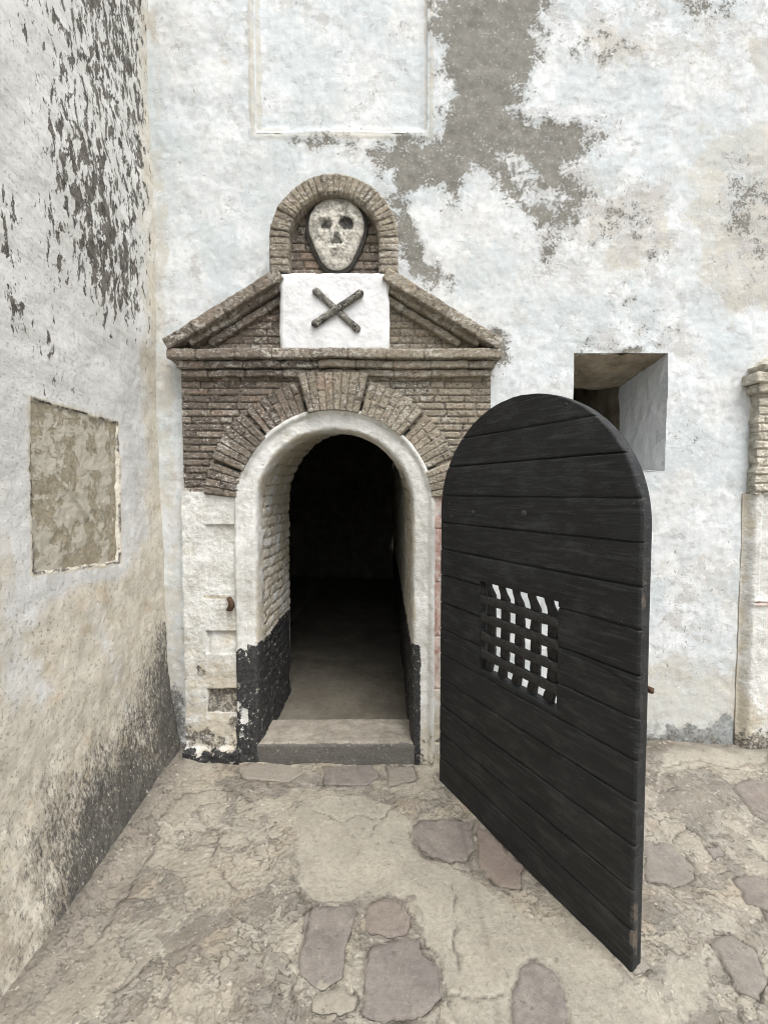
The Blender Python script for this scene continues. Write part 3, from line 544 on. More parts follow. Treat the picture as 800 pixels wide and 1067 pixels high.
# =================================================================== brick helpers
def bricks(u, v, course, length, joint, seed, jit=.003):
    """running bond; returns (rand id, mortar 0..1, height 0..1)"""
    vv = v+jit*pn(u*3, v*2, seed); row = np.floor(vv/course); fv = vv-row*course
    sh = _h(row, row*0, seed+5); L = length*(.85+.3*_h(row, row*0+1, seed+6)); uu = u+sh*length+jit*pn(u*4, v*4, seed+1)*2
    col = np.floor(uu/L); half = (_h(row, col, seed+9) > .72); fu = uu-col*L
    du = np.minimum(fu, L-fu); dm = np.abs(fu-L/2); du = np.where(half, np.minimum(du, dm), du)
    dv = np.minimum(fv, course-fv); d = np.minimum(du, dv)+.0015*fbm(u*60, v*60, 2, seed+2)
    rid = _h(row*3+(half & (fu > L/2)), col, seed+3); h = ss(joint*.35, joint*1.25, d)
    return rid, 1-ss(joint*.3, joint*.95, d), h*(.75+.5*rid)
def bar(name, o, du, dv, dn, L, Hh, dep, mat, res=.006, blen=.17, seed=0, tone=.5, rd=.008, amp=.003, tonefn=None, white=.5, jd=.006, taper=(0, 0), extra=None):
    """horizontal or raking course: origin o, along du, height along dv, proud along dn, rounded and eroded, closed ends"""
    o, du, dv, dn = [np.asarray(t, float) for t in (o, du, dv, dn)]
    pts = []                                         # profile (n, v)
    def seg(a, b, k): 
        for t in np.linspace(0, 1, k, endpoint=False): pts.append((a[0]+(b[0]-a[0])*t, a[1]+(b[1]-a[1])*t))
    kn, kv = max(3, int(dep/res)), max(4, int(Hh/res))
    seg((0, 0), (dep, 0), kn); seg((dep, 0), (dep, Hh), kv); seg((dep, Hh), (0, Hh), kn); pts.append((0, Hh))
    pr = np.array(pts)
    for _ in range(max(1, int((rd/res)**1.5+1))): pr[1:-1] = (pr[:-2]+2*pr[1:-1]+pr[2:])/4
    us = lin(0, L, res); cen = np.array([dep*.5, Hh*.5])
    rows = [(us[0], 0.), (us[0], .5), (us[0], .9)] + [(t, 1.) for t in us[1:-1]] + [(us[-1], .9), (us[-1], .5), (us[-1], 0.)]
    U = np.array([r[0] for r in rows]); S = np.array([r[1] for r in rows])
    n = pr[None, :, 0]; v = pr[None, :, 1]
    N = cen[0]+(n-cen[0])*S[:, None]; Vv = cen[1]+(v-cen[1])*S[:, None]; N = np.where(n < .001, 0, N)
    Ug = np.repeat(U[:, None], len(pr), 1)
    s = np.linspace(0, 1, len(pr))[None, :]*(Hh+2*dep); 
    nu = (N-cen[0])/dep*2; nv = (Vv-cen[1])/Hh*2; ln = np.hypot(nu, nv)+1e-6
    cut = blen*(.8+.4*_h(np.floor(Ug/blen), Ug*0, seed)); ph = Ug+blen*.3*_h(np.array([seed]), np.array([1]), 3)[0]
    k = np.floor(ph/blen); fu = ph-k*blen; dj = np.minimum(fu, blen-fu)+.0015*pn(Ug*50, s*50, seed); jt = 1-ss(.002, .006, dj); rid = _h(k, k*0, seed+2)
    off = amp*fbm(Ug*14, s*14+seed, 4, seed+4)+amp*.7*fbm(Ug*45, s*45, 3, seed+6)-jd*jt+.004*(rid-.5)
    N = N+off*nu/ln; Vv = Vv+off*nv/ln*.7
    P = o+Ug[..., None]*du+Vv[..., None]*dv+N[..., None]*dn
    if extra: P = extra(P)
    tn = np.full(Ug.shape, tone) if tonefn is None else tonefn(P)
    ob = slab(name, P, tuple(dn), mat, attrs=dict(brick=rid, mortar=jt, tone=tn, white=np.full(Ug.shape, white)))
    return ob
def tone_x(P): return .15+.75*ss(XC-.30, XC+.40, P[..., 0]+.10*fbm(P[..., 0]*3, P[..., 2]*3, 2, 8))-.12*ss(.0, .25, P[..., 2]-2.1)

# =================================================================== portal
def portal():
    x0, x1 = ax(190, 450, YP), ax(511, 450, YP); zb, zt = az(220, 513, YP), az(350, 390, YP)
    root = empty('brick_portal', (XC, YP, 0), 'brick pedimented doorway surround carved with a skull above crossed bones on a white block', 'doorway')
    A = lambda o: adopt(o, root)
    # brick field
    xs, zs = lin(x0, x1, .0042), lin(zb, zt+.02, .0042); X, Z = np.meshgrid(xs, zs, indexing='ij')
    rid, mo, h = bricks(X, Z, .0385, .165, .0058, 3)
    Y = YP+.008*(1-h)-.003*fbm(X*18, Z*18, 4, 2)-.0025*fbm(X*60, Z*60, 2, 4)-.006*fbm(X*2, Z*2, 2, 7)
    rr = np.hypot(X-XC, Z-ZS); msk = (np.hypot((X[:-1, :-1]+X[1:, 1:])/2-XC, (Z[:-1, :-1]+Z[1:, 1:])/2-ZS) > .60) | (X[:-1, :-1] < XC-.60) | (X[:-1, :-1] > XC+.60)
    P = np.stack([X, Y, Z], -1)
    wht = .35+.9*ss(.05, 0, X-x0)+.9*ss(.06, 0, Z-zb)
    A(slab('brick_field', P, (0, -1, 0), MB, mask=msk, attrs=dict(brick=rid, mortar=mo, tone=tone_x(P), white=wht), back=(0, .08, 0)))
    # seven alternately proud arch blocks of radial bricks
    b = [6, 23, 47, 75, 105.5, 133, 158, 174]; r0, r1 = RO-.004, .715
    for k in range(7):
        a0, a1 = R(b[k]), R(b[k+1]); proud = [.030, .008, .036, .050, .010, .038, .026][k]
        n = int((a1-a0)*r1/.0045)
        a = np.linspace(a0+.009, a1-.009, n); rtop = r1+(.012 if k == 3 else 0); r = lin(r0, rtop, .0042); Ag, Rg = np.meshgrid(a, r, indexing='ij')
        if k == 3: Rg = r0+(Rg-r0)*((.732/np.maximum(np.sin(Ag), .1)*1.0-r0)/(rtop-r0))
        arc = Ag*.62; ph = (arc-arc[0])/((arc[-1]-arc[0])/max(2, round((a1-a0)*.62/.042))); col = np.floor(ph[:, :]); fu = np.minimum(ph-col, col+1-ph)*.042
        hj = r0+(r1-r0)*(.35+.35*_h(col, col*0+k, 4)); dj = np.where(_h(col, col*0+k, 8) > .45, np.abs(Rg-hj), 1.)
        d = np.minimum(fu, dj)+.0012*fbm(Ag*40, Rg*60, 2, k); mo = 1-ss(.0012, .005, d); rid = _h(col+(Rg > hj), col*0+k, 21)
        edge = np.minimum(np.minimum(Ag-a[0], a[-1]-Ag)*.62, rtop+.02-Rg)
        mo = mo*.85; Y = YP-proud+.008*mo-.003*fbm(Ag*12, Rg*20, 4, k+30)-.0025*fbm(Ag*40, Rg*60, 2, k+40)+.008*ss(.01, 0, edge)+.003*(rid-.5)
        X, Z = XC+Rg*np.cos(Ag), ZS+Rg*np.sin(Ag); P = np.stack([X, Y, Z], -1)
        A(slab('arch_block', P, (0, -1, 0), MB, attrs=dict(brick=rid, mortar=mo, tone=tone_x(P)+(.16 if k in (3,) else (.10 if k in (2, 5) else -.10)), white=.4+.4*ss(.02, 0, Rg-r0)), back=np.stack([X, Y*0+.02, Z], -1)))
    # cornice courses
    zc = [az(350, 363, -.14), az(350, 374.5, -.12), az(350, 384, -.10), az(350, 393, -.08)]
    sag = lambda P: P+np.stack([0*P[..., 0], 0*P[..., 0], .006*pn(P[..., 0]*2.5, P[..., 0]*0, 8)+.004*pn(P[..., 0]*9, P[..., 0]*0, 3)], -1)
    dn = (0, -1, 0)
    def cor(pa, pb, zt_, zb_, pr, seed, **k):
        xa, xb = ax(pa, 375, -pr), ax(pb, 375, -pr)
        return A(bar('cornice_course', (xa, .02, zb_), (1, 0, 0), (0, 0, 1), dn, xb-xa, zt_-zb_, pr+.02, MB, blen=.20, seed=seed, tonefn=lambda P: tone_x(P)+k.get('dt', 0), extra=sag, white=.5, amp=.004))
    cor(173, 523, zc[0]+.004, zc[1]+.004, .140, 31, dt=.15); cor(183, 516, zc[1], zc[2]+.004, .112, 32, dt=-.1); cor(188, 511, zc[2], zc[3]+.004, .088, 33, dt=-.1)
    # tympanum
    zt0 = az(350, 364, YP); apx = ax(291, 300, -.1), ax(405, 300, -.1)
    lz = lambda px, py: np.array(at(px, py, -.12))
    for sgn, e0, e1 in ((1, (172, 357), (290, 283.5)), (-1, (523, 357), (404, 283.5))):
        a, b_ = lz(*e0), lz(*e1); u = (b_-a); Ln = float(np.hypot(*u)); u /= Ln; nrm = np.array([-u[1], u[0]])*sgn
        du = (u[0], 0, u[1]); dv = (nrm[0], 0, nrm[1])
        g = [(.000, .062, .150, 0, 0), (-.048, .040, .108, .10, 0), (-.094, .040, .080, .19, 0)]
        rk = None
        for j, (off, th, pr, cut, _) in enumerate(g):
            o_ = a+u*(cut+.0)+nrm*(off-th+.012)
            bb = bar('raking_course', (o_[0], .015, o_[1]), du, dv, dn, Ln-cut+(.0 if j else .005), th, pr+.015, MB, blen=.19, seed=50+j+7*(sgn > 0), tonefn=lambda P, j=j: tone_x(P)+(.2 if j == 0 else 0), white=.6 if j == 0 else .5, amp=.0045, jd=.004,
                     extra=(None if j == 0 else (lambda P: np.stack([P[..., 0], P[..., 1], np.maximum(P[..., 2], zt0-.01)], -1))))
            A(bb)
    xa, xb = ax(196, 360, YP), ax(500, 360, YP); zt1 = az(350, 284, YP)
    X, Z = np.meshgrid(lin(xa, xb, .0045), lin(zt0-.005, zt1, .0045), indexing='ij'); rid, mo, h = bricks(X, Z, .040, .16, .005, 13)
    Y = YP+.012+.007*(1-h)-.004*fbm(X*18, Z*18, 4, 2)-.003*fbm(X*60, Z*60, 2, 4)
    la, lb = lz(172, 357), lz(290, 283.5); ra, rb = lz(523, 357), lz(404, 283.5)
    lim = np.minimum(la[1]+(X-la[0])*(lb[1]-la[1])/(lb[0]-la[0]), ra[1]+(X-ra[0])*(rb[1]-ra[1])/(rb[0]-ra[0]))-.01
    msk = (Z[:-1, :-1] < lim[:-1, :-1]); P = np.stack([X, Y, Z], -1)
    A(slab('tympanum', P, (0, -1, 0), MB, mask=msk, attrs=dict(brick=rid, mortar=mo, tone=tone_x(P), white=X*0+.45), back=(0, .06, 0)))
    # white block with crossed bones
    YQ = -.125; xa, xb = ax(291, 325, YQ), ax(405.5, 325, YQ); za, zq = az(350, 366, YQ), az(350, 283, YQ)
    X, Z = np.meshgrid(lin(xa, xb, .006), lin(za, zq, .006), indexing='ij'); d = np.minimum(np.minimum(X-xa, xb-X), np.minimum(Z-za, zq-Z))
    cd = .02; rdn = ss(0, .022, d); Y = YQ+.016*(1-rdn)**2-.004*fbm(X*7, Z*7, 3, 4)-.0015*fbm(X*30, Z*30, 3, 5)
    X2 = X+.004*fbm(X*8, Z*8, 3, 9)*(1-rdn)*1.5; Z2 = Z+.004*fbm(X*8+5, Z*8, 3, 10)*(1-rdn)*1.5
    plaque = A(slab('white_block', np.stack([X2, Y, Z2], -1), (0, -1, 0), MPQ, attrs=dict(grey=.55*ss(.02, 0, d)+.25*ss(.03, 0, np.abs(Z-za-.035))), back=np.stack([X2, Y*0+.0, Z2], -1)))
    for (a, b_, rr0) in (((327, 301), (374, 344), .0245), ((377.5, 304.5), (326, 339), .027)):
        pa, pb = np.array(at(*a, YQ-.01)), np.array(at(*b_, YQ-.01)); u = pb-pa; Ln = np.hypot(*u); u /= Ln; nn = np.array([-u[1], u[0]])
        t = np.linspace(-1, 1, 70); th = np.linspace(0, 2*math.pi, 33); T, TH = np.meshgrid(t, th, indexing='ij')
        # rounded ends, slightly knobbed
        Lh = Ln/2+.006; s = T*Lh; endd = Lh-np.abs(s); rad = rr0*.70*np.sqrt(np.clip(1-np.clip(1-endd/rr0, 0, 1)**2, 0, 1))*(1+.16*ss(.55, .95, np.abs(T)))*(1+.07*fbm(T*5, np.cos(TH), 3, 3)+.04*fbm(T*18, np.cos(TH)*3, 2, 5))
        cx, cz = (pa+pb)/2; X = cx+u[0]*s+nn[0]*rad*np.cos(TH); Z = cz+u[1]*s+nn[1]*rad*np.cos(TH); Y = YQ-.006-rad*.75*np.sin(TH)-(.009 if rr0 > .025 else 0)
        bo = slab('crossed_bone', np.stack([X, Y, Z], -1), (0, -1, 0), MBO); bo.parent = plaque
        co = np.empty(len(bo.data.vertices)*3, np.float32); bo.data.vertices.foreach_get('co', co); bo.data.vertices.foreach_set('co', (co.reshape(-1, 3)-np.array(root.location, np.float32)).ravel()); bo.data.update()
    # niche: brick ring, coursed back, skull relief
    YN = -.125; nc = np.array(at(347.5, 249, YN)); ro = float(at(415, 249, YN)[0]-nc[0]); ri = ro*.70; zl = az(347, 283, YN)-nc[1]
    leg = -zl; tot = math.pi*ro+2*leg; s = lin(0, tot, .0042)
    def ringpt(s, r):
        ang = np.clip((s-leg)/ro, 0, math.pi); x = np.cos(ang)*r; z = np.sin(ang)*r
        z = z+np.where(s < leg, -(leg-s), 0)+np.where(s > tot-leg, -(s-(tot-leg)), 0); return x, z
    rs = lin(ri, ro, .0042); Sg, Rg = np.meshgrid(s, rs, indexing='ij'); bw = tot/38; ph = Sg/bw; col = np.floor(ph); fu = np.minimum(ph-col, col+1-ph)*bw
    mo = 1-ss(.001, .005, fu+.0015*fbm(Sg*40, Rg*50, 2, 2)); rid = _h(col, col*0, 77); ed = np.minimum(Rg-ri, ro-Rg)
    x, z = ringpt(Sg, Rg); Y = YN+.006*mo+.010*ss(.012, 0, ed)-.004*fbm(Sg*14, Rg*14, 4, 2)-.003*fbm(Sg*50, Rg*50, 2, 3)+.006*(rid-.5)
    wob = 1+.006*pn(Sg*6, Sg*0, 5)
    P = np.stack([nc[0]+x*wob, Y, nc[1]+z*wob], -1); B = P.copy(); B[..., 1] = .02
    A(slab('niche_arch', P, (0, -1, 0), MB, attrs=dict(brick=rid, mortar=mo, tone=.78+0*mo-.25*ss(0, .3, -P[..., 0]+nc[0]), white=.45+0*mo), back=B))
    X, Z = np.meshgrid(lin(nc[0]-ri-.01, nc[0]+ri+.01, .0042), lin(nc[1]+zl-.005, nc[1]+ri+.01, .0042), indexing='ij'); rid, mo, h = bricks(X, Z, .046, .22, .0055, 23)
    Y = -.035+.008*(1-h)-.003*fbm(X*18, Z*18, 4, 2)-.002*fbm(X*60, Z*60, 2, 4); P = np.stack([X, Y, Z], -1)
    msk = np.hypot(X[:-1, :-1]-nc[0], np.maximum(0, Z[:-1, :-1]-nc[1])) < ri+.012
    A(slab('niche_back', P, (0, -1, 0), MB, mask=msk, attrs=dict(brick=rid, mortar=mo, tone=.22+0*X, white=.35+0*X), back=(0, .05, 0)))
    YK = -.075; sc = float(at(351, 240, YK)[0]-at(350, 240, YK)[0]); kc = np.array(at(350.2, 240, YK))
    # outline (px from centre, y up), from crown round to chin
    ol = [(0, 33), (10, 32.5), (19, 28), (26, 19), (29, 8), (28.5, -1), (25, -10), (19.5, -22), (14, -33), (8, -38.5), (0, -39.5)]
    ang = np.array([math.atan2(p[0], p[1]) for p in ol]); rad = np.array([math.hypot(*p) for p in ol])
    th = np.linspace(0, 2*math.pi, 181); aa = np.where(th <= math.pi, th, 2*math.pi-th); Rt = np.interp(aa, ang, rad)
    Rt = np.convolve(np.concatenate([Rt[-6:-1], Rt, Rt[1:6]]), np.ones(11)/11, 'valid')
    def relief(scale_out, y0, hgt, name, parent, skull):
        q = np.linspace(0, 1, 70)**.8; Q, T = np.meshgrid(q, th, indexing='ij'); Rr = Q*(Rt[None, :]+scale_out)*(1+.015*pn(np.cos(T)*3, np.sin(T)*3, 5))
        lx, lz_ = Rr*np.sin(T), Rr*np.cos(T); dome = np.sqrt(np.clip(1-Q**2.6, 0, 1))*hgt; dark = np.zeros(Q.shape)+(0 if skull else .8)
        if skull:
            for ex, ey, rx, ry in ((-11.0, 5.0, 6.0, 5.6), (10.8, 6.5, 7.2, 7.0)):
                jx, jz = lx+1.6*fbm(lx*.22, lz_*.22, 3, 11), lz_+1.6*fbm(lx*.22, lz_*.22, 3, 12); e = ((jx-ex)/rx)**2+((jz-ey)/ry)**2; dome -= .019*np.exp(-e**1.5); dark = np.maximum(dark, (.98 if ex > 0 else .70)*np.exp(-e**2*.55))
            nx = np.clip(1-np.abs(lx-.5)/(2.2+.45*np.clip(1-lz_, -2, 12)), 0, 1)*ss(-17, -12, lz_)*ss(5, -1, lz_); dome -= .006*ss(0, .6, nx); dark = np.maximum(dark, .62*ss(.15, .6, nx)*ss(2, -4, lz_))
            for ex in (-3.8, 4.8): 
                e = ((lx-ex)/2.6)**2+((lz_+13)/2.6)**2; dark = np.maximum(dark, .8*np.exp(-e)); dome -= .007*np.exp(-e)
            e = ((lx-.8)/1.2)**2+((lz_+7)/5)**2; dark = np.maximum(dark, .85*np.exp(-e))
            e = ((lx)/6.5)**2+((lz_+22)/.9)**2; dark = np.maximum(dark, .6*np.exp(-e)); e = ((lx)/6.8)**2+((lz_+22)/4.2)**2; dark = np.maximum(dark, .50*np.exp(-e**2)); 
            for yy in (-19.5, -24.5): e = ((lx)/6)**2+((lz_-yy)/1.8)**2; dome += .005*np.exp(-e)
            for ex in (-11, 12): e = ((lx-ex)/7)**2+((lz_-12)/2.2)**2; dome += .005*np.exp(-e)
            dark = np.maximum(dark, .35*ss(.88, 1, Q)); dark = np.maximum(dark, .42*ss(.05, .5, fbm(lx*.10, lz_*.10, 3, 3))); cheek = ((np.abs(lx)-15)/5)**2+((lz_+9)/6)**2; dome -= .008*np.exp(-cheek); dark = np.maximum(dark, .38*np.exp(-cheek))
        dome += .0025*fbm(lx*.25, lz_*.25, 3, 4)
        P = np.stack([kc[0]+lx*sc, y0-dome, kc[1]+lz_*sc], -1); B = P.copy(); B[..., 1] = -.03
        ob = slab(name, P, (0, -1, 0), MSK, attrs=dict(dark=dark), back=B); return ob
    back = A(relief(4.0, -.050, .024, 'skull_backing', root, False))
    sk = relief(0, -.066, .028, 'skull', root, True); adopt(sk, root); sk.parent = back
    # whitewashed arch ring and jambs: profile swept round the opening
    zb0 = -.05; jl = ZS-zb0; tot = 2*jl+math.pi
    sA = np.concatenate([np.linspace(0, jl, int(jl/.008)), jl+np.linspace(0, math.pi, int(math.pi*.5/.007))[1:], jl+math.pi+np.linspace(0, jl, int(jl/.008))[1:]])
    def sweep(s, r):
        a = np.clip(s-jl, 0, math.pi); x = np.cos(a)*r; z = ZS+np.sin(a)*r*1.0
        z = np.where(s < jl, zb0+s, z); z = np.where(s > jl+math.pi, ZS-(s-jl-math.pi), z); return XC+x, z
    prof = [(.552, .02), (.552, -.060), (.549, -.074), (.538, -.080), (.526, -.076), (.518, -.066), (.510, -.062), (.480, -.062), (.450, -.061), (.437, -.054), (.429, -.035), (.425, 0.), (.424, .03)]
    pr = np.array(prof); seg = np.concatenate([[0], np.cumsum(np.hypot(*np.diff(pr, axis=0).T))]); q = np.linspace(0, seg[-1], 56); pr = np.stack([np.interp(q, seg, pr[:, 0]), np.interp(q, seg, pr[:, 1])], 1)
    for _ in range(1): pr[1:-1] = (pr[:-2]+2*pr[1:-1]+pr[2:])/4
    S_, K = np.meshgrid(sA, np.arange(len(pr)), indexing='ij'); Rr = pr[K, 0]; Yr = pr[K, 1]
    arcS = np.where(S_ < jl, S_, np.where(S_ > jl+math.pi, S_-math.pi+math.pi*.5, jl+(S_-jl)*.5))
    nzv = .004*fbm(arcS*6, q[K]*12, 4, 61)+.002*fbm(arcS*25, q[K]*30, 3, 62)
    X, Z = sweep(S_, Rr+nzv*.6); Y = Yr-nzv
    left = X < XC; zr = az(250, 672, -.06)
    black = np.where(left, ss(.06, -.06, Z-zr-.03*pn(X*9, Z*3, 2))*.95, ss(.05, -.05, Z-zr)*.9*ss(.50, .455, Rr))
    black = np.where(left & (Rr > .49), black*(.66+.22*pn(Z*5, X*5, 3)), black)
    zg = az(440, 752, -.06); cream = .12+.35*ss(.46, .43, Rr)+.25*ss(-.3, .6, fbm(arcS*3, q[K]*4, 3, 7))+.3*ss(.5, 0, Z); grey = .14+.35*ss(.35, .0, Z)+.10*fbm(X*5, Z*5, 3, 90)+.3*ss(.02, 0, np.abs(Rr-.515))*0+.28*ss(.25, .0, np.abs(S_-jl-math.pi*.62))*ss(.53, .46, Rr)
    A(slab('arch_ring', np.stack([X, Y, Z], -1), (0, -1, 0), MT, attrs=dict(black=black, cream=cream, grey=grey, pink=0*X), back=None))
    TD = .76; dd = lin(.02, TD, .008); S_, Dg = np.meshgrid(sA, dd, indexing='ij'); arcS = np.where(S_ < jl, S_, np.where(S_ > jl+math.pi, S_-math.pi+math.pi*.43, jl+(S_-jl)*.43))
    rid, mo, h = bricks(Dg, arcS+.01*pn(Dg*3, arcS*3, 3), .062, .20, .010, 63); rel = .006*(1-h)-.006*fbm(arcS*9, Dg*9, 4, 64)-.003*fbm(arcS*30, Dg*30, 3, 65)
    X, Z = sweep(S_, .424+rel*ss(.0, .06, Dg)); Z = np.where(Z > ZS, ZS+(Z-ZS)*(1+.22*Dg/TD), Z); left = X < XC
    zlim = zr-.0+.02*pn(Dg*6, X*0, 3); black = ss(.06, -.06, Z-zlim)*.95
    A(slab('reveal', np.stack([X, Dg, Z], -1), (0, 0, 1), MT, attrs=dict(black=black, cream=.62+.2*mo+.3*fbm(Dg*4, arcS*3, 3, 91), grey=.24+.25*mo, pink=0*X), back=None))
    # pedestals under the brick field
    def pedestal(xa, xb, side):
        xs, zs = lin(xa, xb, .005), lin(-.03, zb+.004, .005); X, Z = np.meshgrid(xs, zs, indexing='ij'); Y = YP-.004+0*X
        zz = lambda py: az(220, py, YP); xx = lambda px: ax(px, 600, YP)
        def rect(pa, pb, ya, yb, w=.004):
            X_, Z_ = X+.002*pn(X*30, Z*30, 3), Z+.002*pn(X*30, Z*30, 7)
            return ss(-w, w, X_-xx(pa))*ss(-w, w, xx(pb)-X_)*ss(-w, w, Z_-zz(yb))*ss(-w, w, zz(ya)-Z_)
        grey = .12+0*X; cream = .35+.25*ss(1.2, .2, Z); black = 0*X; pink = 0*X
        if side < 0:
            p1, p2, p3 = rect(215, 252, 547, 613, .004), rect(214, 249, 658, 681, .0028), rect(214.5, 247, 718, 742, .0028)
            fz = lambda a, b: np.clip((Z-zz(b))/(zz(a)-zz(b)), 0, 1); Y = Y+.016*p1*(.15+.85*fz(547, 613))+.030*p2*(.12+.88*fz(658, 681)**2+.5*ss(.03, .0, X-xx(214)))+.045*p3*(.25+.75*fz(718, 742))
            grey = np.maximum(grey, .95*p3); grey = np.maximum(grey, .50*ss(.75, .0, Z)+.25*fbm(X*9, Z*9, 3, 78)); grey = np.maximum(grey, .55*ss(.09, 0, np.hypot(X-xx(206), (Z-zz(700))*.8)))
            cream = np.maximum(cream, .8*ss(.06, .0, np.abs(Z-zz(760)))); cream = np.maximum(cream, .7*ss(.03, 0, np.abs(Z-zz(622)))*ss(.0, .05, X-xx(205))); cream = np.maximum(cream, .65*ss(.06, .0, xx(250)-X)*ss(.05, 0, zz(560)-Z+.0))
            base = ss(.008, -.012, Z-zz(779)-.008*pn(X*12, Z*0, 2)); Y = Y-.035*base*(1+.3*pn(X*15, Z*15, 4)); black = np.maximum(black, ss(.03, -.02, Z-zz(779))*(.72+.40*fbm(X*16, Z*22, 3, 79)))
            black = np.maximum(black, .95*ss(.03, .0, xx(247)-X+.012*pn(Z*8, X*0, 3))*ss(zr, zr-.15, Z)*ss(-.02, .03, xx(252)-X+.02)*(Z < zz(745)))
            X = X+.006*fbm(X*10, Z*10, 3, 5)*ss(.02, 0, X-xa)-.006*base*ss(.02, 0, X-xa)
        else:
            pink = .72*ss(.09, .02, X-xa)+.5*ss(.10, .0, zb-Z)+.15*fbm(X*6, Z*4, 3, 6); pink = pink*ss(.25, .5, Z); Y = Y+.010*ss(.006, .0, np.abs(np.mod(Z+.01*pn(X*9, Z*2, 1), .30)-.15)); grey = grey+.3*ss(.5, .1, Z)
        Y = Y-.004*fbm(X*7, Z*7, 4, 71)-.002*fbm(X*28, Z*28, 3, 72)-.004*ss(.3, 0, Z)*fbm(X*20, Z*20, 3, 73)
        return A(slab('pedestal', np.stack([X, Y, Z], -1), (0, -1, 0), MT, attrs=dict(black=black, cream=cream, grey=grey, pink=pink), back=(0, .16, 0)))
    pl = pedestal(ax(192, 650, YP), XC-.538, -1); pedestal(XC+.546, ax(509, 600, YP), 1)
    # rusty staple by the left jamb
    hx, hz = at(239, 629, YP-.02)
    t = np.linspace(0, 1, 26); th = np.linspace(0, 2*math.pi, 13); T, TH = np.meshgrid(t, th, indexing='ij'); ang = -2.4+T*4.6
    cx = hx+.015*np.cos(ang); cz = hz+.024*np.sin(ang)-.002; cy = YP-.014-.02*np.sin(T*math.pi); rr = .0165*(1+.2*pn(T*8, TH, 3))*np.where((T < .01) | (T > .99), 0.05, 1)
    X = cx+rr*np.cos(TH)*np.cos(ang); Z = cz+rr*np.cos(TH)*np.sin(ang); Y = cy+rr*np.sin(TH)
    A(slab('iron_staple', np.stack([X, Y, Z], -1), (0, -1, 0), MR))
    return root
PORT = portal()

# =================================================================== passage and cell
def cell():
    root = empty('dark_passage', (XC, .76, 0), 'unlit black cell beyond the arched doorway with rough plastered walls', 'passage')
    # back face of the thick wall with the arch cut through it, then left wall, right wall, end, ceiling
    xr = XC+RI+.004; xl = XC-2.3; y0, y1 = .755, 5.2; zc = 2.7; w = .012
    def sheet(name, f, nu, nv, out, mask=None, mat=None):
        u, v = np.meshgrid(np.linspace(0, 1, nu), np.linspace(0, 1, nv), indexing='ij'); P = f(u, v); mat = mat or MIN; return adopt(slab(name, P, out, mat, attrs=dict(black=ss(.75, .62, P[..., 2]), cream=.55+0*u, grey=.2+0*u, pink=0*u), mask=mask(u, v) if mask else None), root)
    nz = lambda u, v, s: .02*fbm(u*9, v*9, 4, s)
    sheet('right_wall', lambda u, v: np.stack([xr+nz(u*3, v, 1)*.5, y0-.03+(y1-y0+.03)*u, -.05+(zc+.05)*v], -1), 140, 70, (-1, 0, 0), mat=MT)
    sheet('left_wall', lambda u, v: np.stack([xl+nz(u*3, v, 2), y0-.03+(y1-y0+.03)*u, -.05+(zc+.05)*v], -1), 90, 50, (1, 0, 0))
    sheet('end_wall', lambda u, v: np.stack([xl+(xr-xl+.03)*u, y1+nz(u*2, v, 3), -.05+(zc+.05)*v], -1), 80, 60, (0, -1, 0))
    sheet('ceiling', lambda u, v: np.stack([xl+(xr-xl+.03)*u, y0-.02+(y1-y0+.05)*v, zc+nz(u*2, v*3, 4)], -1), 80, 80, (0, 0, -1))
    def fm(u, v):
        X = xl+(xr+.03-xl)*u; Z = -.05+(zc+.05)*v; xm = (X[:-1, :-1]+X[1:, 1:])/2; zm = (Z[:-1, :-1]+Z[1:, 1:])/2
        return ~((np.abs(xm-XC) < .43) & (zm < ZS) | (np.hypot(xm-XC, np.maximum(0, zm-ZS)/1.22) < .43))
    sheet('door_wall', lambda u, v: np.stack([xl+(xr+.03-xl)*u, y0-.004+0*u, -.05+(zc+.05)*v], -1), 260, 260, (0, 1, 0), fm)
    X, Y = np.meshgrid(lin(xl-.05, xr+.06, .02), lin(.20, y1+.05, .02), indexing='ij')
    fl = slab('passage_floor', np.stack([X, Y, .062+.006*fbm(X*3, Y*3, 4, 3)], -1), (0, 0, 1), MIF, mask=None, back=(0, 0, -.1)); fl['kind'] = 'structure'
    return root
cell()
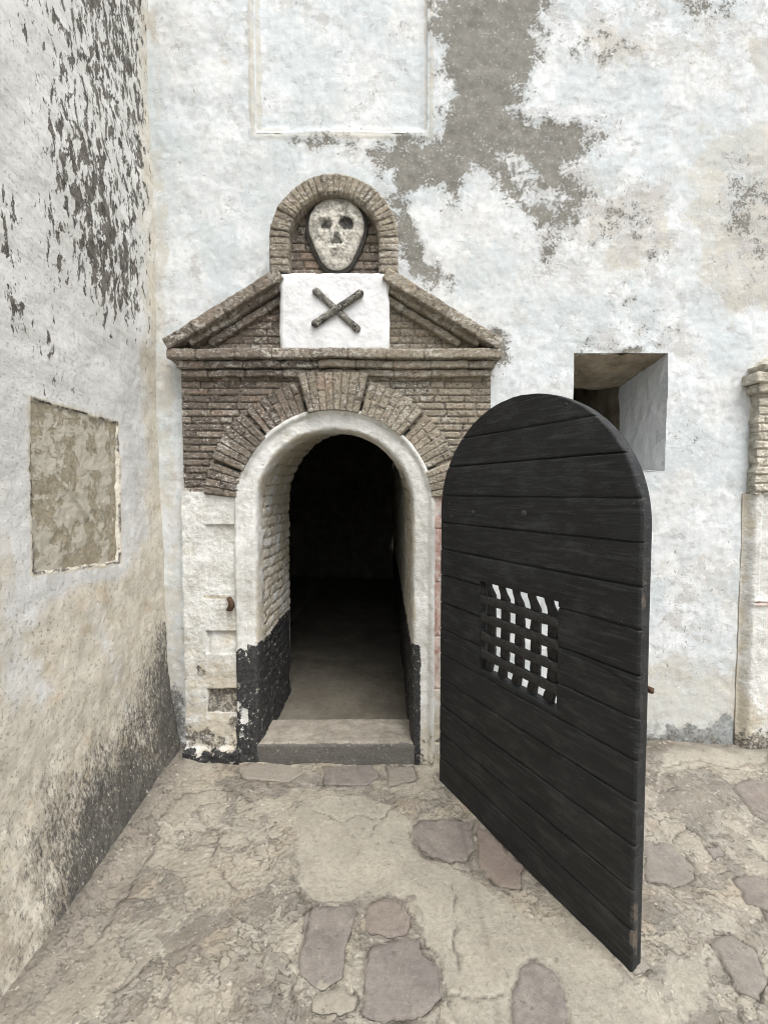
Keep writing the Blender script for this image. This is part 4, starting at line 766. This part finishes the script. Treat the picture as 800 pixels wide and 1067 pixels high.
def step():
    root_l = 'worn grey kerb stone forming the threshold step of the arched doorway'
    x0, x1 = ax(259, 783, -.10), ax(434, 783, -.05); y0, y1 = -.055, .215; zt = az(350, 775, y0); 
    us = lin(x0, x1, .008); prof = [(y0, -.04), (y0-.002, zt*.5), (y0, zt-.012), (y0+.012, zt), (y0+.1, zt+.004), (y1-.01, zt+.006), (y1, zt-.004), (y1, -.04)]
    pr = np.array(prof); seg = np.concatenate([[0], np.cumsum(np.hypot(*np.diff(pr, axis=0).T))]); q = np.linspace(0, seg[-1], 70); pr = np.stack([np.interp(q, seg, pr[:, 0]), np.interp(q, seg, pr[:, 1])], 1)
    pr[1:-1] = (pr[:-2]+2*pr[1:-1]+pr[2:])/4
    U, K = np.meshgrid(us, np.arange(70), indexing='ij'); n = .006*fbm(U*5, q[K]*8, 4, 5)+.003*fbm(U*25, q[K]*25, 3, 6)
    Z = pr[K, 1]+n; Y = pr[K, 0]-n*.8
    m = M('kerb_stone'); n1 = m.noise(11, 8, .7); n2 = m.noise(70, 6, .7); c = m.mix(m.sm(.3, .7, n1), (.22, .20, .165), (.37, .34, .285))
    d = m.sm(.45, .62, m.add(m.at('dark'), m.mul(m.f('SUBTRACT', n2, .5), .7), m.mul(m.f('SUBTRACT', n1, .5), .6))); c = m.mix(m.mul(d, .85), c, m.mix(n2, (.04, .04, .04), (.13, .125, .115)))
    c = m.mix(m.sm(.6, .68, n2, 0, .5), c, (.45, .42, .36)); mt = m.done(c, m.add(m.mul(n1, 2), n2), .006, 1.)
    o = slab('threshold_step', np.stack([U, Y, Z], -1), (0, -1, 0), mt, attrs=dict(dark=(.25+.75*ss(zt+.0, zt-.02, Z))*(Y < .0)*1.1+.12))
    o['label'] = root_l; o['category'] = 'step'
    # closed ends are buried in the jambs
step()

# =================================================================== door leaf
DW, DB, DZS, DZ0 = 1.0757, .5007, 1.4434, .007
ANG = -1.0895
def door():
    root = empty('cell_door', (.2944, -.1894, 0), 'open black arched plank door with an iron lattice peephole', 'door', rz=ANG)
    T1, T2 = .028, .026                               # local: x = along leaf, y = through, z up; visible face at y = 0, body towards +y
    zt = DZS+DB
    def edges(z, g=0.):
        e = np.clip((z-DZS)/(DB-g), 0, 1); s = np.sqrt(np.clip(1-e*e, 0, 1)); hw = (DW/2-g)*np.where(z > DZS, s, 1)
        return DW/2-hw, DW/2+hw
    def inv(px, py):                                  # picture point -> (u, z) on the leaf's plane
        a, b, c = [float(q) for q in ray(px, py)]; ux, uy = math.cos(ANG), math.sin(ANG)
        A = np.array([[a, -ux], [b, -uy]]); t, u = np.linalg.solve(A, np.array([.2944, -.1894+D])); return u, H+c*t
    gl = [inv(501, 603), inv(581, 630), inv(499, 697), inv(580, 742)]
    g0, g1 = (gl[0][0]+gl[2][0])/2, (gl[1][0]+gl[3][0])/2; gz1, gz0 = (gl[0][1]+gl[1][1])/2, (gl[2][1]+gl[3][1])/2
    print('GRILLE', gl, g0, g1, gz0, gz1)
    seams = [inv(668, y)[1] for y in (519, 566, 613, 658)] + [inv(664, y)[1] for y in (705, 751, 795, 838.5, 886)] + [inv(661, 931)[1], inv(659, 972)[1]] + [inv(640, 471)[1]*0+inv(652.7, 471)[1], inv(624, 432)[1]]
    seams = np.array(sorted(seams)); print('SEAMS', seams)
    zs = list(lin(DZ0, DZS, .006)) + list(DZS+DB*np.sin(np.linspace(0, math.pi/2, 110))[1:])
    zs = np.array(zs)
    for s in list(seams)+[gz0, gz1]:
        zs = np.append(zs, [s-.003, s, s+.003] if s in seams else [s])
    zs = np.unique(np.round(zs, 5)); zs = zs[np.concatenate([[True], np.diff(zs) > .0012])]
    zs[np.argmin(abs(zs-gz0))] = gz0; zs[np.argmin(abs(zs-gz1))] = gz1; zs[-1] = zt-.0008
    ns = 150; sv = np.linspace(0, 1, ns)
    # inside the hatch rows the s coordinate is bent so that grid lines fall on its sides
    def leaf(g, y0, nz):
        Z = np.repeat(zs[None, :], ns, 0); Z = np.clip(Z, 0, zt-g-.0008); L, Rr = edges(Z, g)
        i0, i1 = 62, 101
        k = np.arange(ns)[:, None]; U0 = L+(Rr-L)*sv[:, None]
        base = np.where(k <= i0, k/i0*g0, np.where(k <= i1, g0+(k-i0)/(i1-i0)*(g1-g0), g1+(k-i1)/(ns-1-i1)*(DW-g1)))
        # the same bent parameter scaled to the arched rows
        bent = L+(Rr-L)*(base/DW); U = bent
        U = np.where((Z > DZS), bent, base*1.0+0*Z); U = np.where((Z <= DZS), g+(DW-2*g)*((U-0)/DW) if g and False else U, U)
        return U, Z, i0, i1
    U, Z, i0, i1 = leaf(0, 0, 0)
    zc = (Z[:-1, :-1]+Z[:-1, 1:])/2; mask = np.ones(zc.shape, bool)
    kk = np.arange(ns-1)[:, None]; mask &= ~((kk >= i0) & (kk < i1) & (zc > gz0) & (zc < gz1))
    row = np.searchsorted(seams, Z-.0001); ds = np.min(np.abs((Z+.0012*pn(U*5, Z*0, 3))[..., None]-seams), -1)
    rid = _h(row, row*0, 5); groove = 1-ss(.0010, .0034, ds)
    off = (rid-.5)*.004
    Y = off*.5+0.012*groove*(.75+.35*pn(U*1.5, row*3.3, 3))+.0015*ss(.008, .001, ds)-.0008*fbm(U*2.5, Z*22+rid*9, 4, 6)-.0012*fbm(U*1.6, Z*5, 3, 8)
    for P, w, dp in ([((.70, .985), (.82, .962), (.98, .955), (1.06, .93)), .0035, .006], [((.12, .47), (.35, .42), (.52, .40)), .003, .004], [((.50, 1.60), (.62, 1.595), (.66, 1.57)), .003, .003], [((.88, 1.66), (.95, 1.64)), .006, .004]):
        Y += dp*np.exp(-(line_d(U+.006*pn(U*15, Z*15, 2), Z+.006*pn(U*15, Z*15, 3), P)/w)**2)
    L, Rr = edges(Z); ed = np.minimum(U-L, Rr-U); wear = .42*ss(.006, .002, ds)*(.5+.5*pn(U*4, row*2.7, 9))+.30*ss(.012, .0, ed)
    wear = np.maximum(wear, .60*ss(.022, .004, DW-U)*ss(.33, .20, Z)*ss(.0, .06, Z)); wear = np.maximum(wear, .5*ss(.012, .0, DW-U)*ss(1.5, 1.3, Z)*ss(.9, 1.1, Z))
    wear = np.maximum(wear, .40*ss(.25, .02, np.hypot((U-.35)*.5, Z-.25))); wear = np.maximum(wear, .28*ss(.6, .1, np.hypot(U-.5, Z-.45)))
    Y += .006*ss(.006, 0, ed)
    # splintered notch on the free edge
    Y += .010*ss(.035, .0, DW-U+.25*np.abs(Z-.80))*ss(.12, .02, np.abs(Z-.80))
    P = np.stack([U, Y, Z], -1); B = P.copy(); B[..., 1] = T1
    o = slab('plank_face', P, (0, -1, 0), MD, parent=root, mask=mask, attrs=dict(brick=rid, wear=wear), back=B, closed_back=True)
    # inner layer of upright boards, seen along the free edge, and its own hatch
    U, Z, i0, i1 = leaf(0, 0, 0); gin = .004
    U2 = DW/2+(U-DW/2)*(1-2*gin/DW); Z2 = DZ0+(Z-DZ0)*(1-gin/zt)
    seam2 = np.arange(1, 6)*DW/6; d2 = np.min(np.abs(U2[..., None]-seam2), -1)
    P = np.stack([U2, T1+.0015+0*U2, Z2], -1); B = P.copy(); B[..., 1] = T1+T2-.004*ss(.006, .001, d2)+.0015*fbm(U2*18, Z2*2, 3, 4)
    slab('backing_boards', P, (0, -1, 0), MD, parent=root, mask=mask, attrs=dict(brick=rid*0+.3, wear=.30+0*U2), back=B, closed_back=True)
    # iron lattice: upright square rods behind, flat straps in front
    def rod(name, a, b, w, t, seed, n=70, wob=.002, tw=0., swell=None, bend=None):
        a, b = np.array(a, float), np.array(b, float); u = (b-a)/np.linalg.norm(b-a); v = np.array([0, 1., 0]); w_ = np.cross(u, v)
        t_ = np.linspace(0, 1, n); th = np.linspace(0, 2*math.pi, 21); Tg, TH = np.meshgrid(t_, th, indexing='ij')
        c, s = np.cos(TH), np.sin(TH); sq = 1/np.maximum(np.abs(c), np.abs(s))**.75; tws = tw*Tg*math.pi
        k = np.where((Tg < .004) | (Tg > .996), .1, 1.)
        A_, B_ = w/2*c*sq*k*(1+.10*fbm(Tg*9, TH, 3, seed)), t/2*s*sq*k*(1+.08*fbm(Tg*9, TH+5, 3, seed))
        if swell is not None: A_ = A_*swell(Tg)
        sh = bend(Tg)[..., None] if bend else 0
        A2, B2 = A_*np.cos(tws)-B_*np.sin(tws), A_*np.sin(tws)+B_*np.cos(tws)
        P = a+(b-a)*Tg[..., None]+np.array([1., 0, 0])*sh+w_*(A2+wob*fbm(Tg*4, Tg*0, 3, seed+3))[..., None]+v*(B2+wob*fbm(Tg*4, Tg*0+3, 3, seed+4))[..., None]
        o = slab(name, P, (0, -1, 0), MI); o.parent = root; return o
    gw, gh = g1-g0, gz1-gz0
    for k in range(5):
        f = .105+.1975*k
        rod('upright_bar', (g0+gw*f, .031, gz0-.0), (g0+gw*f, .030, gz1+.0), gw*.108, .020, 10+k, wob=.002, swell=lambda t: 1-.20*ss(.84, .92, t)+.04*np.sin(t*31.4), bend=lambda t: -.055*gw*ss(.84, .98, t)-.035*gw*ss(.20, .04, t))
    for k in range(4):
        f = .185+.205*k
        rod('cross_strap', (g0-.004, .010, gz0+gh*f), (g1+.006, .010, gz0+gh*f), gh*.095, .018, 20+k, wob=.003, swell=lambda t: 1+.06*np.sin(t*31.4+1.2))
    # domed nail heads
    for px, py, r in ((493, 534, .013), (546, 535, .0155), (468, 525, .008), (590, 421, .006), (660, 525, .005), (470, 790, .007)):
        u, z = inv(px, py); th = np.linspace(0, 2*math.pi, 17); q = np.linspace(0, 1, 8); Q, TH = np.meshgrid(q, th, indexing='ij')
        P = np.stack([u+r*Q*np.cos(TH), -.001-.65*r*np.sqrt(np.clip(1-Q**2, 0, 1)), z+r*Q*np.sin(TH)], -1); B = P.copy(); B[..., 1] = .008
        slab('nail_head', P, (0, -1, 0), MI, parent=root, back=B)
    # bolt on the hidden face, its tip showing past the free edge
    u, z = inv(664, 723); z -= .01
    b = rod('sliding_bolt', (u-.30, T1+T2+.028, z), (u+.002, T1+T2+.028, z), .018, .018, 44); b.data.materials[0] = MR
    for uu in (u-.24, u-.08):
        rod('bolt_keeper', (uu, T1+T2+.012, z-.035), (uu, T1+T2+.012, z+.035), .024, .030, 47)
    # strap hinges on the hidden face, knuckles at the jamb
    for z in (.42, 1.38):
        h = rod('strap_hinge', (-.03, T1+T2+.006, z), (.72, T1+T2+.006, z), .05, .010, 51)
        p = rod('pintle', (-.022, T1+T2*.5, z-.06), (-.022, T1+T2*.5, z+.06), .026, .026, 53)
    return root
door()

# =================================================================== second portal at the right
def portal2():
    Y0 = -.06; x0 = ax(786, 450, Y0)+.02; x1 = x0+1.05
    root = empty('pale_portal', (x0+.5, Y0, 0), 'limewashed cream brick portal with pediment corner, cut by the right edge', 'doorway')
    A = lambda o: adopt(o, root)
    zt, zb = az(785, 408, Y0), az(785, 515, Y0)
    X, Z = np.meshgrid(lin(x0, x0+.30, .0042), lin(zb, zt, .0042), indexing='ij'); rid, mo, h = bricks(X, Z, .047, .15, .005, 43)
    Y = Y0+.012*(1-h)-.006*fbm(X*14, Z*18, 4, 2)-.003*fbm(X*60, Z*60, 2, 4); X2 = X+.008*fbm(X*3, Z*25, 3, 5)*ss(.03, 0, X-x0)
    A(slab('brick_field', np.stack([X2, Y, Z], -1), (0, -1, 0), MBP, attrs=dict(brick=rid, mortar=mo, tone=.85+0*X, white=.45+0*X), back=(0, .08, 0)))
    for k, (ya, yb, pa, pr) in enumerate(((387, 398, 789, .105), (399, 408, 791, .085))):
        xa = ax(pa, 392, -pr); A(bar('cornice_course', (xa, .02, az(785, yb, -pr)), (1, 0, 0), (0, 0, 1), (0, -1, 0), x0+.98-xa, az(785, ya, -pr)-az(785, yb, -pr), pr+.02, MBP, seed=80+k, tone=.9, amp=.006, white=.5))
    a = np.array(at(801, 386, -.12)); u = np.array([math.cos(R(31)), math.sin(R(31))]); n = np.array([-u[1], u[0]])
    for k, (off, th, pr, cut) in enumerate(((-.01, .055, .13, 0), (-.055, .035, .10, .12))):
        o_ = a+u*cut+n*(off); A(bar('raking_course', (o_[0], .015, o_[1]), (u[0], 0, u[1]), (n[0], 0, n[1]), (0, -1, 0), .62-cut, th, pr, MBP, seed=90+k, tone=.9, amp=.006, white=.6))
    # plastered pedestal with a worn pink ledge
    xa = ax(775, 600, -.03); X, Z = np.meshgrid(lin(xa, xa+.34, .006), lin(-.02, zb+.003, .006), indexing='ij')
    lz = az(790, 629, -.05); Y = -.045-.004*fbm(X*6, Z*6, 4, 7)-.002*fbm(X*25, Z*25, 3, 8)-.012*ss(.03, .0, np.abs(Z-lz))*ss(.02, .05, X-xa)+.02*ss(.006, .0, np.abs(Z-lz-.004))*ss(.03, .06, X-xa)+.040*ss(.05, .0, X-xa)
    Y = Y+.010*ss(.0, .01, X-xa-.075)*ss(lz, lz+.05, Z)
    pink = .62*ss(.045, .01, np.abs(Z-lz))*ss(.03, .06, X-xa); grey = .15+.62*ss(.30, .08, Z); cream = .25+.35*ss(.08, .0, X-xa)+.4*ss(.5, .2, Z)
    A(slab('pedestal', np.stack([X, Y, Z], -1), (0, -1, 0), MT, attrs=dict(black=.42*ss(.24, .10, Z), cream=cream, grey=grey, pink=pink), back=(0, .12, 0)))
portal2()

# =================================================================== light
w = bpy.data.worlds.new('World'); bpy.context.scene.world = w; w.use_nodes = True; nt = w.node_tree
bg = nt.nodes['Background']; sky = nt.nodes.new('ShaderNodeTexSky'); sky.sky_type = 'NISHITA'; sky.sun_disc = False
EL, AZ = R(60), R(154)
sky.sun_elevation = EL; sky.sun_rotation = AZ; sky.dust_density = 4; sky.air_density = 1.2; sky.ozone_density = 1
hs = nt.nodes.new('ShaderNodeHueSaturation'); hs.inputs['Saturation'].default_value = .42
nt.links.new(sky.outputs[0], hs.inputs['Color']); nt.links.new(hs.outputs[0], bg.inputs[0]); bg.inputs[1].default_value = .13
sun = bpy.data.objects.new('sun', bpy.data.lights.new('sun', 'SUN')); C.objects.link(sun); sun.data.energy = 1.1; sun.data.angle = R(35); sun.data.color = (1, .985, .96)
dirv = Vector((math.sin(AZ)*math.cos(EL), math.cos(AZ)*math.cos(EL), math.sin(EL)))   # towards the sun
sun.rotation_euler = dirv.to_track_quat('Z', 'Y').to_euler(); sun.location = (0, -3, 6)
sc = bpy.context.scene
sc.view_settings.view_transform = 'Standard'; sc.view_settings.look = 'None'; sc.view_settings.gamma = 1; sc.view_settings.exposure = 0.95
sc.cycles.max_bounces = 4; sc.cycles.diffuse_bounces = 3; sc.cycles.glossy_bounces = 1; sc.cycles.caustics_reflective = False; sc.cycles.caustics_refractive = False
sc.cycles.use_denoising = True; sc.cycles.filter_width = 1.0; sc.cycles.use_adaptive_sampling = True; sc.cycles.adaptive_threshold = .04; sc.cycles.adaptive_min_samples = 16
for o in bpy.data.objects:
    if o.get('category'): o['kind'] = 'thing'
